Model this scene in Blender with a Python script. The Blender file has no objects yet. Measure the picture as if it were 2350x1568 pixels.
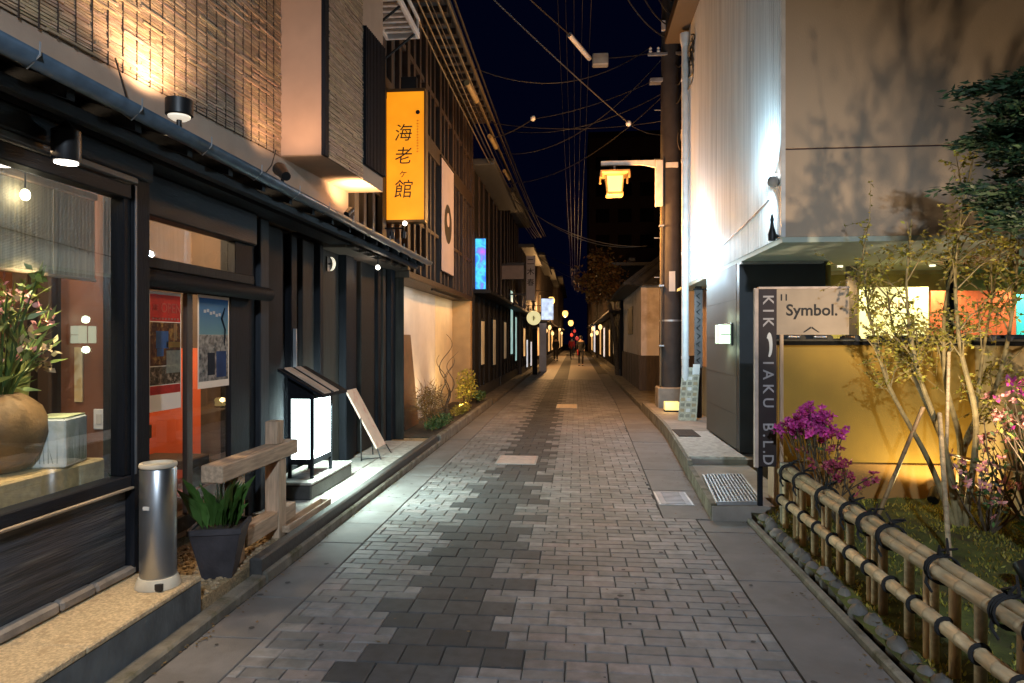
import bpy, bmesh, math, random
from mathutils import Vector, Matrix
R = math.radians
random.seed(7)
sc = bpy.context.scene
COL = sc.collection

# ------------------------------------------------------------------ camera, sky, exposure
cam_d = bpy.data.cameras.new('camera'); cam = bpy.data.objects.new('camera', cam_d); COL.objects.link(cam)
cam.location = (0, 0, 1.55); cam.rotation_euler = (R(90), 0, math.atan(146/1567))
cam_d.sensor_width = 36; cam_d.lens = 24.0; cam_d.shift_y = -0.00255
cam_d.clip_start = 0.05; cam_d.clip_end = 400
sc.camera = cam
w = bpy.data.worlds.new('World'); sc.world = w; w.use_nodes = True
bg = w.node_tree.nodes['Background']
bg.inputs[0].default_value = (0.08, 0.16, 1.0, 1); bg.inputs[1].default_value = 0.0056   # clear night sky
sc.view_settings.view_transform = 'Standard'; sc.view_settings.look = 'None'
sc.view_settings.exposure = 0.0; sc.view_settings.gamma = 1.0
sc.cycles.use_denoising = True
try: sc.cycles.denoiser = 'OPENIMAGEDENOISE'
except Exception: pass
sc.cycles.sample_clamp_indirect = 4.0; sc.cycles.sample_clamp_direct = 0
sc.cycles.max_bounces = 6; sc.cycles.transparent_max_bounces = 12
sc.cycles.caustics_reflective = False; sc.cycles.caustics_refractive = False

# ------------------------------------------------------------------ materials
MATS = {}
def nt_new(name):
    m = bpy.data.materials.new(name); m.use_nodes = True; nt = m.node_tree
    return m, nt, nt.nodes['Principled BSDF']
def mat(name, col, rough=0.7, metal=0.0, var=0.25, scale=6.0, bump=0.0, bscale=40.0, stretch=(1, 1, 1),
        rnd=0.0, tint=False, dirt=None, dirtscale=2.0, spec=0.5, coat=0.0, trans=0.0, transl=0.0):
    if name in MATS: return MATS[name]
    m, nt, b = nt_new(name); N = nt.nodes.new; L = nt.links.new
    b.inputs['Roughness'].default_value = rough; b.inputs['Metallic'].default_value = metal
    b.inputs['Specular IOR Level'].default_value = spec; b.inputs['Coat Weight'].default_value = coat
    geo = N('ShaderNodeNewGeometry'); mp = N('ShaderNodeMapping'); mp.inputs['Scale'].default_value = stretch
    L(geo.outputs['Position'], mp.inputs['Vector'])
    n1 = N('ShaderNodeTexNoise'); n1.inputs['Scale'].default_value = scale; n1.inputs['Detail'].default_value = 5
    L(mp.outputs[0], n1.inputs['Vector'])
    mr = N('ShaderNodeMapRange'); mr.inputs[1].default_value = .3; mr.inputs[2].default_value = .7
    mr.inputs[3].default_value = 1 - var; mr.inputs[4].default_value = 1 + var
    L(n1.outputs['Fac'], mr.inputs[0])
    hsv = N('ShaderNodeHueSaturation'); hsv.inputs['Color'].default_value = (*col, 1)
    val = mr.outputs[0]
    if rnd:
        oi = N('ShaderNodeObjectInfo'); mr2 = N('ShaderNodeMapRange'); mr2.inputs[3].default_value = 1 - rnd; mr2.inputs[4].default_value = 1 + rnd
        L(oi.outputs['Random'], mr2.inputs[0]); mm = N('ShaderNodeMath'); mm.operation = 'MULTIPLY'
        L(val, mm.inputs[0]); L(mr2.outputs[0], mm.inputs[1]); val = mm.outputs[0]
    if tint:          # broad uneven wear across the whole surface
        n5 = N('ShaderNodeTexNoise'); n5.inputs['Scale'].default_value = .9; n5.inputs['Detail'].default_value = 6; n5.inputs['Roughness'].default_value = .7; L(geo.outputs['Position'], n5.inputs['Vector'])
        m5 = N('ShaderNodeMapRange'); m5.inputs[1].default_value = .3; m5.inputs[2].default_value = .7; m5.inputs[3].default_value = .72; m5.inputs[4].default_value = 1.22; L(n5.outputs['Fac'], m5.inputs[0])
        k5 = N('ShaderNodeMath'); k5.operation = 'MULTIPLY'; L(val, k5.inputs[0]); L(m5.outputs[0], k5.inputs[1]); val = k5.outputs[0]
    L(val, hsv.inputs['Value']); out = hsv.outputs[0]
    if tint:
        at = N('ShaderNodeAttribute'); at.attribute_name = 'tint'
        mx = N('ShaderNodeMix'); mx.data_type = 'RGBA'; mx.blend_type = 'MULTIPLY'; mx.inputs[0].default_value = 1
        L(out, mx.inputs[6]); L(at.outputs['Color'], mx.inputs[7]); out = mx.outputs[2]
    if dirt:
        n2 = N('ShaderNodeTexNoise'); n2.inputs['Scale'].default_value = dirtscale; n2.inputs['Detail'].default_value = 7; n2.inputs['Roughness'].default_value = .65
        L(mp.outputs[0], n2.inputs['Vector']); m3 = N('ShaderNodeMapRange'); m3.inputs[1].default_value = .52; m3.inputs[2].default_value = .68
        L(n2.outputs['Fac'], m3.inputs[0]); mx = N('ShaderNodeMix'); mx.data_type = 'RGBA'
        L(m3.outputs[0], mx.inputs[0]); L(out, mx.inputs[6]); mx.inputs[7].default_value = (*dirt, 1); out = mx.outputs[2]
    L(out, b.inputs['Base Color'])
    if trans: b.inputs['Transmission Weight'].default_value = trans
    if transl:
        tb_ = N('ShaderNodeBsdfTranslucent'); L(out, tb_.inputs[0]); ms = N('ShaderNodeMixShader'); ms.inputs[0].default_value = transl
        L(b.outputs[0], ms.inputs[1]); L(tb_.outputs[0], ms.inputs[2]); L(ms.outputs[0], nt.nodes['Material Output'].inputs[0])
    mr4 = N('ShaderNodeMapRange'); mr4.inputs[3].default_value = max(0.02, rough - .12); mr4.inputs[4].default_value = min(1, rough + .12)
    L(n1.outputs['Fac'], mr4.inputs[0]); L(mr4.outputs[0], b.inputs['Roughness'])
    if bump:
        n3 = N('ShaderNodeTexNoise'); n3.inputs['Scale'].default_value = bscale; n3.inputs['Detail'].default_value = 4
        L(mp.outputs[0], n3.inputs['Vector']); bp = N('ShaderNodeBump'); bp.inputs['Strength'].default_value = bump; bp.inputs['Distance'].default_value = .01
        L(n3.outputs['Fac'], bp.inputs['Height']); L(bp.outputs[0], b.inputs['Normal'])
    MATS[name] = m; return m
def emit(name, col, strength, var=0.0, scale=5.0, col2=None, sample=True):
    if name in MATS: return MATS[name]
    m, nt, b = nt_new(name); N = nt.nodes.new; L = nt.links.new
    b.inputs['Base Color'].default_value = (*[min(.8, c) for c in col], 1); b.inputs['Roughness'].default_value = .4
    b.inputs['Emission Color'].default_value = (*col, 1); b.inputs['Emission Strength'].default_value = strength
    if col2 or var:
        geo = N('ShaderNodeNewGeometry'); n1 = N('ShaderNodeTexNoise'); n1.inputs['Scale'].default_value = scale; n1.inputs['Detail'].default_value = 3
        L(geo.outputs['Position'], n1.inputs['Vector']); cr = N('ShaderNodeMapRange'); cr.inputs[1].default_value = .35; cr.inputs[2].default_value = .65
        L(n1.outputs['Fac'], cr.inputs[0]); mx = N('ShaderNodeMix'); mx.data_type = 'RGBA'
        L(cr.outputs[0], mx.inputs[0]); mx.inputs[6].default_value = (*col, 1)
        mx.inputs[7].default_value = (*(col2 if col2 else [c * (1 - var) for c in col]), 1)
        L(mx.outputs[2], b.inputs['Emission Color'])
    MATS[name] = m; return m
def glass(name, col=(.9, .95, .95), refl=1.0, ior=2.1):
    if name in MATS: return MATS[name]
    m = bpy.data.materials.new(name); m.use_nodes = True; nt = m.node_tree; nt.nodes.clear(); N = nt.nodes.new; L = nt.links.new
    o = N('ShaderNodeOutputMaterial'); t = N('ShaderNodeBsdfTransparent'); t.inputs[0].default_value = (*col, 1)
    g = N('ShaderNodeBsdfGlossy'); g.inputs['Roughness'].default_value = .015; g.inputs['Color'].default_value = (refl, refl, refl, 1)
    ge = N('ShaderNodeNewGeometry'); dt = N('ShaderNodeVectorMath'); dt.operation = 'DOT_PRODUCT'; L(ge.outputs['Normal'], dt.inputs[0]); L(ge.outputs['Incoming'], dt.inputs[1])
    ab_ = N('ShaderNodeMath'); ab_.operation = 'ABSOLUTE'; L(dt.outputs['Value'], ab_.inputs[0]); iv = N('ShaderNodeMath'); iv.operation = 'SUBTRACT'; iv.inputs[0].default_value = 1; L(ab_.outputs[0], iv.inputs[1])
    pw = N('ShaderNodeMath'); pw.operation = 'POWER'; pw.inputs[1].default_value = 5; L(iv.outputs[0], pw.inputs[0]); r0 = ((ior-1)/(ior+1))**2
    ma = N('ShaderNodeMath'); ma.operation = 'MULTIPLY_ADD'; ma.inputs[1].default_value = 1-r0; ma.inputs[2].default_value = r0; L(pw.outputs[0], ma.inputs[0]); mx = N('ShaderNodeMixShader')
    L(ma.outputs[0], mx.inputs[0]); L(t.outputs[0], mx.inputs[1]); L(g.outputs[0], mx.inputs[2]); L(mx.outputs[0], o.inputs[0])
    MATS[name] = m; return m
def corrugated(name, col):
    m, nt, b = nt_new(name); N = nt.nodes.new; L = nt.links.new
    b.inputs['Base Color'].default_value = (*col, 1); b.inputs['Roughness'].default_value = .6
    geo = N('ShaderNodeNewGeometry'); n1 = N('ShaderNodeTexNoise'); n1.inputs['Scale'].default_value = 1.5; mp = N('ShaderNodeMapping'); mp.inputs['Scale'].default_value = (3, 9, .35)
    L(geo.outputs['Position'], mp.inputs[0]); L(mp.outputs[0], n1.inputs['Vector']); n1.inputs['Detail'].default_value = 6
    mr = N('ShaderNodeMapRange'); mr.inputs[1].default_value = .3; mr.inputs[2].default_value = .7; mr.inputs[3].default_value = .78; mr.inputs[4].default_value = 1.12
    L(n1.outputs['Fac'], mr.inputs[0]); h = N('ShaderNodeHueSaturation'); h.inputs['Color'].default_value = (*col, 1); L(mr.outputs[0], h.inputs['Value']); L(h.outputs[0], b.inputs['Base Color'])
    n2 = N('ShaderNodeTexNoise'); n2.inputs['Scale'].default_value = 60; L(geo.outputs['Position'], n2.inputs['Vector'])
    bp = N('ShaderNodeBump'); bp.inputs['Strength'].default_value = .25; bp.inputs['Distance'].default_value = .006; L(n2.outputs['Fac'], bp.inputs['Height']); L(bp.outputs[0], b.inputs['Normal'])
    MATS[name] = m; return m

char = mat('charred_wood', (.008, .0092, .0125), .7, spec=.12, var=.4, scale=9, stretch=(3, 3, .25), bump=.3, bscale=60, rnd=.25)
char2 = mat('dark_stained_wood', (.024, .0225, .021), .7, spec=.15, var=.4, scale=9, stretch=(4, 4, .3), bump=.3, bscale=60, rnd=.3)
charh = mat('dark_beam', (.009, .011, .016), .6, spec=.18, var=.4, scale=8, stretch=(4, .3, 4), bump=.25, bscale=50)
brownwood = mat('brown_wood', (.036, .023, .016), .6, var=.4, scale=9, stretch=(4, 4, .35), bump=.3, bscale=60, rnd=.25)
brownwood2 = mat('grey_brown_panel', (.060, .046, .038), .75, var=.25, scale=6, stretch=(3, 3, .4), bump=.15, rnd=.15)
cedar = mat('bare_cedar', (.46, .33, .22), .65, var=.3, scale=10, stretch=(5, .5, 5), bump=.25, bscale=50, rnd=.12)
cedarv = mat('bare_cedar_upright', (.46, .33, .22), .65, var=.3, scale=10, stretch=(5, 5, .5), bump=.25, bscale=50, rnd=.12)
reedm = mat('split_reed', (.46, .33, .22), .6, var=.3, scale=14, stretch=(1, 1, 6), bump=.2, tint=True)
tiem = mat('reed_tie', (.05, .03, .02), .8)
plaster = mat('beige_plaster', (.42, .31, .23), .85, var=.12, scale=3, bump=.15, bscale=90)
plaster_r = mat('tan_plaster', (.48, .37, .27), .9, var=.06, scale=2.0, stretch=(1, 1, .5), bump=.2, bscale=130)
cream = mat('cream_plaster', (.62, .50, .34), .85, var=.1, scale=3, bump=.1)
greyplaster = mat('grey_plaster', (.52, .46, .43), .85, var=.1, scale=3, bump=.1)
whiteplaster = mat('white_plaster', (.78, .70, .66), .85, var=.12, scale=2.5, bump=.1, dirt=(.5, .41, .34), dirtscale=1.0)
ochre = mat('ochre_plaster', (.34, .215, .04), .85, var=.12, scale=3, bump=.25, bscale=120)
siding = corrugated('white_siding', (.74, .73, .71))
gutterm = mat('grey_blue_metal', (.085, .125, .17), .42, metal=.4, var=.3, scale=9, bump=.1)
blackmetal = mat('black_metal', (.012, .012, .013), .45, metal=.3)
steel = mat('brushed_steel', (.42, .44, .46), .33, metal=.95, var=.12, scale=8, stretch=(1, 1, .2))
galv = mat('galvanised_metal', (.38, .39, .40), .5, metal=.6, var=.2, scale=8)
whitemetal = mat('white_painted_metal', (.66, .64, .62), .5, var=.12, scale=8)
concrete = mat('concrete', (.26, .235, .205), .85, var=.25, scale=5, bump=.3, bscale=90, dirt=(.16, .14, .12), dirtscale=2.5)
slabm = mat('pavement_slab', (.16, .153, .15), .7, spec=.3, var=.2, scale=4, bump=.25, bscale=140, rnd=.10, dirt=(.13, .118, .11), dirtscale=2.2)
kerbm = mat('kerb_concrete', (.17, .155, .125), .9, var=.4, scale=5, bump=.6, bscale=45, dirt=(.065, .062, .03), dirtscale=4)
ochrestone = mat('ochre_stone_top', (.56, .43, .26), .9, var=.32, scale=70, bump=.8, bscale=160, dirt=(.40, .29, .17), dirtscale=16)
bluestone = mat('blue_grey_stone', (.085, .095, .10), .8, var=.4, scale=8, bump=.6, bscale=35, stretch=(1, 1, .6))
palestone = mat('pale_flagstone', (.44, .42, .38), .75, var=.25, scale=16, bump=.4, bscale=70, rnd=.12, dirt=(.25, .23, .2), dirtscale=9)
footstone = mat('footing_stone', (.24, .21, .18), .85, var=.3, scale=9, bump=.5, bscale=40, rnd=.2)
darkstone = mat('dark_stone', (.05, .048, .045), .7, var=.3, scale=9, bump=.4, bscale=60)
cobble = mat('rounded_cobble', (.115, .108, .098), .7, var=.35, scale=12, bump=.3, bscale=40, rnd=.4)
soil = mat('soil', (.045, .034, .022), .95, var=.4, scale=14, bump=.8, bscale=60)
moss = mat('moss', (.075, .095, .018), .95, var=.5, scale=7, bump=1.0, bscale=90, dirt=(.05, .04, .02), dirtscale=3)
paverm = mat('clay_paver', (.178, .174, .172), .62, spec=.35, var=.22, scale=14, bump=.22, bscale=160, tint=True, dirt=(.095, .092, .088), dirtscale=2.0)
darkpav = mat('dark_paving_square', (.058, .060, .062), .7, spec=.3, var=.25, scale=14, bump=.22, bscale=160, tint=True)
jointm = mat('joint_sand', (.035, .032, .028), .95, var=.3, scale=30)
bamboo = mat('dry_bamboo', (.54, .43, .28), .5, var=.3, scale=8, stretch=(5, 1.2, 5), bump=.15, rnd=.18, tint=True, dirt=(.36, .29, .19), dirtscale=5)
bamboo_d = mat('weathered_bamboo', (.44, .29, .15), .5, var=.35, scale=9, stretch=(4, 4, 1), bump=.15, rnd=.22, tint=True, dirt=(.14, .10, .06), dirtscale=5)
ropem = mat('black_rope', (.008, .008, .009), .8, bump=.5, bscale=120)
leaf_y = mat('yellow_green_leaf', (.34, .30, .05), .6, var=.4, scale=9, tint=True, transl=.35)
leaf_g = mat('green_leaf', (.055, .11, .025), .5, var=.4, scale=9, tint=True)
leaf_d = mat('dark_needle', (.018, .048, .017), .6, var=.4, scale=9, tint=True)
leaf_o = mat('orange_brown_leaf', (.22, .11, .025), .6, var=.4, scale=9, tint=True)
petal_p = mat('pink_petal', (.62, .06, .34), .6, var=.3, scale=20, tint=True)
petal_r = mat('rose_petal', (.78, .34, .32), .6, var=.3, scale=20, tint=True)
bark_l = mat('pale_bark', (.22, .175, .08), .8, var=.4, scale=16, bump=.4, bscale=60)
bark_d = mat('brown_bark', (.09, .065, .04), .85, var=.4, scale=16, bump=.4, bscale=60)
cablem = mat('black_cable', (.022, .019, .016), .5)
cableb = mat('brown_weathered_cable', (.13, .10, .06), .5)
concretepole = mat('brown_concrete_pole', (.042, .037, .036), .85, var=.25, scale=6, bump=.3, bscale=80)
glassm = glass('window_glass', ior=2.6); glassr = glass('transom_glass', (.85, .85, .82), ior=1.7)
red_wall = mat('vermilion_wall', (.55, .095, .03), .75, var=.12, scale=4)
brown_wall = mat('red_brown_wall', (.17, .062, .03), .7, var=.12, scale=3, stretch=(2, 2, .4))
dark_in = mat('dark_interior', (.05, .03, .02), .8)
rooft = mat('dark_roof_tile', (.05, .052, .056), .5, var=.3, scale=7, bump=.2, rnd=.25)
ink = mat('black_ink', (.012, .010, .010), .6, var=0.05); whitepaint = mat('white_paint', (.72, .72, .70), .5, var=.06)
paper = mat('white_paper', (.74, .72, .68), .8, var=.05, transl=.25)
skinm = mat('skin', (.45, .28, .2), .6); blackcloth = mat('black_cloth', (.012, .012, .014), .9); redcloth = mat('red_cloth', (.45, .03, .03), .85); greycloth = mat('charcoal_cloth', (.03, .028, .03), .9); hairm = mat('black_hair', (.01, .008, .007), .5)

# ------------------------------------------------------------------ mesh building
BASE = {}          # world position of every object's origin
MESHCACHE = {}
class MB:
    def __init__(s, T=None): s.v = []; s.f = []; s.t = []; s.T = T; s.cur = (1, 1, 1); s.sm = False
    def add(s, vs, fs):
        o = len(s.v)
        for p in vs:
            p = Vector(p); s.v.append(s.T(p) if s.T else p); s.t.append(s.cur)
        for f in fs: s.f.append([i + o for i in f])
        return s
    def box(s, x0, x1, y0, y1, z0, z1, c=0.0):
        if x0 > x1: x0, x1 = x1, x0
        if y0 > y1: y0, y1 = y1, y0
        if z0 > z1: z0, z1 = z1, z0
        c = min(c, (x1-x0)*.4, (y1-y0)*.4, (z1-z0)*.4)
        if c <= 0:
            s.add([(x0,y0,z0),(x1,y0,z0),(x1,y1,z0),(x0,y1,z0),(x0,y0,z1),(x1,y0,z1),(x1,y1,z1),(x0,y1,z1)],
                  [(0,3,2,1),(4,5,6,7),(0,1,5,4),(1,2,6,5),(2,3,7,6),(3,0,4,7)])
        else:
            vs = []; idx = {}
            for i, x in enumerate((x0, x1)):
                for j, y in enumerate((y0, y1)):
                    for k, z in enumerate((z0, z1)):
                        sx = c if i == 0 else -c; sy = c if j == 0 else -c; sz = c if k == 0 else -c
                        idx[i,j,k,0] = len(vs); vs.append((x, y+sy, z+sz))
                        idx[i,j,k,1] = len(vs); vs.append((x+sx, y, z+sz))
                        idx[i,j,k,2] = len(vs); vs.append((x+sx, y+sy, z))
            g = lambda i,j,k,a: idx[i,j,k,a]
            fs = []
            for i in (0,1): fs.append([g(i,0,0,0), g(i,1,0,0), g(i,1,1,0), g(i,0,1,0)][::(-1 if i == 0 else 1)])
            for j in (0,1): fs.append([g(0,j,0,1), g(0,j,1,1), g(1,j,1,1), g(1,j,0,1)][::(-1 if j == 0 else 1)])
            for k in (0,1): fs.append([g(0,0,k,2), g(1,0,k,2), g(1,1,k,2), g(0,1,k,2)][::(-1 if k == 0 else 1)])
            for i in (0,1):
                for j in (0,1): fs.append([g(i,j,0,0), g(i,j,1,0), g(i,j,1,1), g(i,j,0,1)])
                for k in (0,1): fs.append([g(i,0,k,0), g(i,1,k,0), g(i,1,k,2), g(i,0,k,2)])
            for j in (0,1):
                for k in (0,1): fs.append([g(0,j,k,1), g(1,j,k,1), g(1,j,k,2), g(0,j,k,2)])
            for i in (0,1):
                for j in (0,1):
                    for k in (0,1): fs.append([g(i,j,k,0), g(i,j,k,1), g(i,j,k,2)])
            s.add(vs, fs)
        return s
    def tube(s, pts, rad, n=8, cap=True):
        pts = [Vector(p) for p in pts]
        if not hasattr(rad, '__len__'): rad = [rad] * len(pts)
        vs = []; fs = []
        prev = None
        for i, p in enumerate(pts):
            d = (pts[min(i+1, len(pts)-1)] - pts[max(i-1, 0)])
            d = d.normalized() if d.length > 1e-9 else Vector((0,0,1))
            a = prev if prev is not None else (Vector((1,0,0)) if abs(d.x) < .9 else Vector((0,1,0)))
            a = (a - d * a.dot(d)); a = a.normalized() if a.length > 1e-6 else d.orthogonal().normalized()
            prev = a; b = d.cross(a)
            for k in range(n):
                t = 2*math.pi*k/n; vs.append(p + (a*math.cos(t) + b*math.sin(t)) * rad[i])
        for i in range(len(pts)-1):
            for k in range(n):
                fs.append((i*n+k, i*n+(k+1) % n, (i+1)*n+(k+1) % n, (i+1)*n+k))
        if cap: fs.append(tuple(range(n))[::-1]); fs.append(tuple((len(pts)-1)*n+k for k in range(n)))
        s.sm = True
        return s.add(vs, fs)
    def lathe(s, prof, cx, cy, n=24, sx=1, sy=1):
        vs = []; fs = []
        for r, z in prof:
            for k in range(n):
                t = 2*math.pi*k/n; vs.append((cx+r*math.cos(t)*sx, cy+r*math.sin(t)*sy, z))
        for i in range(len(prof)-1):
            for k in range(n): fs.append((i*n+k, i*n+(k+1) % n, (i+1)*n+(k+1) % n, (i+1)*n+k))
        fs.append(tuple(range(n))[::-1]); fs.append(tuple((len(prof)-1)*n+k for k in range(n)))
        s.sm = True
        return s.add(vs, fs)
    def ell(s, c, r, n=8, m=6, jit=0):
        vs = []; fs = []
        for i in range(m+1):
            a = math.pi*i/m
            for k in range(n):
                t = 2*math.pi*k/n; j = 1 + random.uniform(-jit, jit)
                vs.append((c[0]+r[0]*math.sin(a)*math.cos(t)*j, c[1]+r[1]*math.sin(a)*math.sin(t)*j, c[2]+r[2]*math.cos(a)*j))
        for i in range(m):
            for k in range(n): fs.append((i*n+k, (i+1)*n+k, (i+1)*n+(k+1) % n, i*n+(k+1) % n))
        s.sm = True
        return s.add(vs, fs)
    def quad(s, a, b, c, d): return s.add([a, b, c, d], [(0, 1, 2, 3)])
    def prism(s, poly, z0, z1):      # poly: xy list, counter-clockwise
        n = len(poly); vs = [(x, y, z0) for x, y in poly] + [(x, y, z1) for x, y in poly]
        fs = [tuple(range(n))[::-1], tuple(range(n, 2*n))] + [(i, (i+1) % n, n+(i+1) % n, n+i) for i in range(n)]
        return s.add(vs, fs)
    def prismY(s, poly, y0, y1):     # poly: xz list
        n = len(poly); vs = [(x, y0, z) for x, z in poly] + [(x, y1, z) for x, z in poly]
        fs = [tuple(range(n)), tuple(range(n, 2*n))[::-1]] + [(i, n+i, n+(i+1) % n, (i+1) % n) for i in range(n)]
        return s.add(vs, fs)
    def leaf(s, p, d, L, W, up=None):
        d = Vector(d).normalized(); a = (Vector(up) if up else Vector((random.gauss(0,1), random.gauss(0,1), random.gauss(0,1))))
        a = d.cross(a); a = a.normalized() if a.length > 1e-5 else d.orthogonal().normalized(); p = Vector(p)
        k = random.uniform(.65, 1.3); s.cur = (k, k*random.uniform(.85, 1.15), k)
        s.add([p, p + d*L*.45 + a*W*.5, p + d*L, p + d*L*.45 - a*W*.5], [(0, 1, 2, 3)]); s.cur = (1, 1, 1)
        return s
    def mesh(s, name, m, origin=(0, 0, 0)):
        me = bpy.data.meshes.new(name); o = Vector(origin)
        me.from_pydata([p - o for p in s.v], [], s.f); me.materials.append(m)
        at = me.attributes.new('tint', 'FLOAT_COLOR', 'POINT')
        at.data.foreach_set('color', [c for t in s.t for c in (*t, 1.0)])
        bm = bmesh.new(); bm.from_mesh(me); bmesh.ops.recalc_face_normals(bm, faces=bm.faces); bm.to_mesh(me); bm.free()
        if s.sm:
            me.polygons.foreach_set('use_smooth', [True]*len(me.polygons))
            try: me.set_sharp_from_angle(angle=R(42))
            except Exception: pass
        return me
    def build(s, name, m, parent=None, kind=None, origin=None):
        if parent is not None: org = BASE[parent]
        elif origin is not None: org = Vector(origin)
        else:
            xs = [p.x for p in s.v]; ys = [p.y for p in s.v]; zs = [p.z for p in s.v]
            org = Vector(((min(xs)+max(xs))/2, (min(ys)+max(ys))/2, min(zs)))
        me = s.mesh(name, m, org)
        o = bpy.data.objects.new(name, me); COL.objects.link(o); BASE[o] = org.copy()
        if parent is not None: o.parent = parent
        else: o.location = org
        if kind: o['kind'] = kind
        return o
def thing(name, loc, label, cat, group=None):
    o = bpy.data.objects.new(name, None); COL.objects.link(o); o.location = loc; o.empty_display_size = .1
    BASE[o] = Vector(loc); return tag(o, label, cat, group)
def tag(o, label, cat, group=None):
    o['label'] = label; o['category'] = cat
    if group: o['group'] = group
    return o
def B(name, m, parent, *dims, c=.004, T=None, kind=None):
    return MB(T).box(*dims, c=c).build(name, m, parent, kind)
def copy_tree(root, loc, label=None):
    r = root.copy(); COL.objects.link(r); r.location = loc; BASE[r] = Vector(loc)
    if label: r['label'] = label
    def rec(a, b):
        for ch in [q for q in bpy.data.objects if q.parent == a and q is not b]:
            c = ch.copy(); COL.objects.link(c); c.parent = b; BASE[c] = BASE[r]; rec(ch, c)
    rec(root, r); return r
def light(kind, name, loc, power, col, parent=None, target=None, radius=.05, angle=None, blend=.5, size=None):
    d = bpy.data.lights.new(name, kind); d.energy = power; d.color = col
    if kind in ('POINT', 'SPOT'): d.shadow_soft_size = radius
    if kind == 'SPOT': d.spot_size = R(angle or 90); d.spot_blend = blend
    if kind == 'AREA':
        d.shape = 'RECTANGLE'; d.size, d.size_y = size
    o = bpy.data.objects.new(name, d); COL.objects.link(o); loc = Vector(loc)
    if target is not None: o.rotation_euler = (Vector(target) - loc).to_track_quat('-Z', 'Y').to_euler()
    if parent is not None: o.parent = parent; o.location = loc - BASE[parent]
    else: o.location = loc
    return o
def text(name, body, m, parent, loc, size, xdir, ydir, extrude=.0015, align='CENTER', space=1.0, shear=0, sx=1, bold=0):
    """flat lettering as mesh: reading direction xdir, letter-up direction ydir"""
    cu = bpy.data.curves.new(name, 'FONT'); cu.body = body; cu.size = size; cu.extrude = extrude; cu.align_x = align; cu.align_y = 'CENTER'
    cu.space_character = space; cu.shear = shear; cu.resolution_u = 3; cu.offset = bold
    ob = bpy.data.objects.new(name, cu); COL.objects.link(ob)
    dg = bpy.context.evaluated_depsgraph_get(); dg.update()
    me = bpy.data.meshes.new_from_object(ob.evaluated_get(dg)); bpy.data.objects.remove(ob); bpy.data.curves.remove(cu)
    X = Vector(xdir).normalized(); Y = Vector(ydir).normalized(); Z = X.cross(Y); org = Vector(loc) - BASE[parent]
    for v in me.vertices: v.co = org + X*v.co.x*sx + Y*v.co.y + Z*v.co.z
    me.materials.clear(); me.materials.append(m); me.name = name
    o = bpy.data.objects.new(name, me); COL.objects.link(o); o.parent = parent; BASE[o] = BASE[parent]
    return o
def sag(a, b, s=.3, n=14):
    a = Vector(a); b = Vector(b); return [a.lerp(b, t/n) - Vector((0, 0, s*4*(t/n)*(1-t/n))) for t in range(n+1)]
def spline(pts, n=6):
    pts = [Vector(p) for p in pts]; P = [pts[0]*2-pts[1]] + pts + [pts[-1]*2-pts[-2]]; out = []
    for i in range(1, len(P)-2):
        for k in range(n):
            t = k/n; a, b, c, d = P[i-1:i+3]
            out.append(.5*((2*b)+(c-a)*t+(2*a-5*b+4*c-d)*t*t+(3*b-a-3*c+d)*t*t*t))
    return out + [pts[-1]]

# ================================================================== THE SETTING: ground, road, pavements
MB().box(-60, 60, -30, 200, -.5, -.06).build('ground', soil, None, 'structure')
road = MB().box(-1.965, 1.5, -8, 130, -.055, -.013).build('road', jointm, None, 'structure', origin=(0, 0, -.055))
def xr(y):   # right edge of the brick field
    return 1.03 if y < 6 else min(.98, .75 + (y-6)*.0209)
def kx(y):   # face of the right-hand kerb
    return 1.44 if y < 5.95 else min(1.42, 1.16 + (y-6)*.052)
def paver_geo(mb, x0, x1, y0, y1, dz=0.0, tilt=0.0):
    g = .003; c = .005; x0 += g; x1 -= g; y0 += g; y1 -= g
    mb.add([(x0, y0, -.014), (x1, y0, -.014), (x1, y1, -.014), (x0, y1, -.014),
            (x0, y0, -.004+dz), (x1, y0, -.004+dz), (x1, y1, -.004+dz), (x0, y1, -.004+dz),
            (x0+c, y0+c, dz+tilt), (x1-c, y0+c, dz-tilt), (x1-c, y1-c, dz-tilt), (x0+c, y1-c, dz+tilt)],
           [(0, 1, 5, 4), (1, 2, 6, 5), (2, 3, 7, 6), (3, 0, 4, 7), (4, 5, 9, 8), (5, 6, 10, 9), (6, 7, 11, 10), (7, 4, 8, 11), (8, 9, 10, 11)])
TINTS = [(1, 1, 1), (1.12, 1.09, 1.08), (.88, .89, .9), (1.14, 1.02, 1.0), (.95, .97, .98), (1.34, 1.32, 1.3), (.76, .76, .76), (1.04, .97, .96), (1.2, 1.17, 1.16), (.9, .89, .88)]
VAR = {}
def paver_obj(name, m, x0, x1, y0, y1, k):
    key = (name, round(x1-x0, 3), round(y1-y0, 3), k)
    if key not in VAR:
        mb = MB(); mb.cur = TINTS[k % 10]; paver_geo(mb, -(x1-x0)/2, (x1-x0)/2, -(y1-y0)/2, (y1-y0)/2, 0, random.uniform(-.0009, .0009))
        VAR[key] = mb.mesh(name, m)
    o = bpy.data.objects.new(name, VAR[key]); COL.objects.link(o); o.parent = road
    o.location = Vector(((x0+x1)/2, (y0+y1)/2, random.uniform(-.0014, .0014))) - BASE[road]; BASE[o] = BASE[road]; o.rotation_euler.z = random.gauss(0, .0035)
rest = MB(); restd = MB(); nb = nd = 0
def in_view(x, y):
    c, s = math.cos(cam.rotation_euler.z), math.sin(cam.rotation_euler.z); z = y*c - x*s; xx = x*c + y*s
    return z > 0 and abs(xx/z) < .76 and 1.55/z < .515
bricks = []; darks = []
j = 0; y = -1.0
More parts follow.
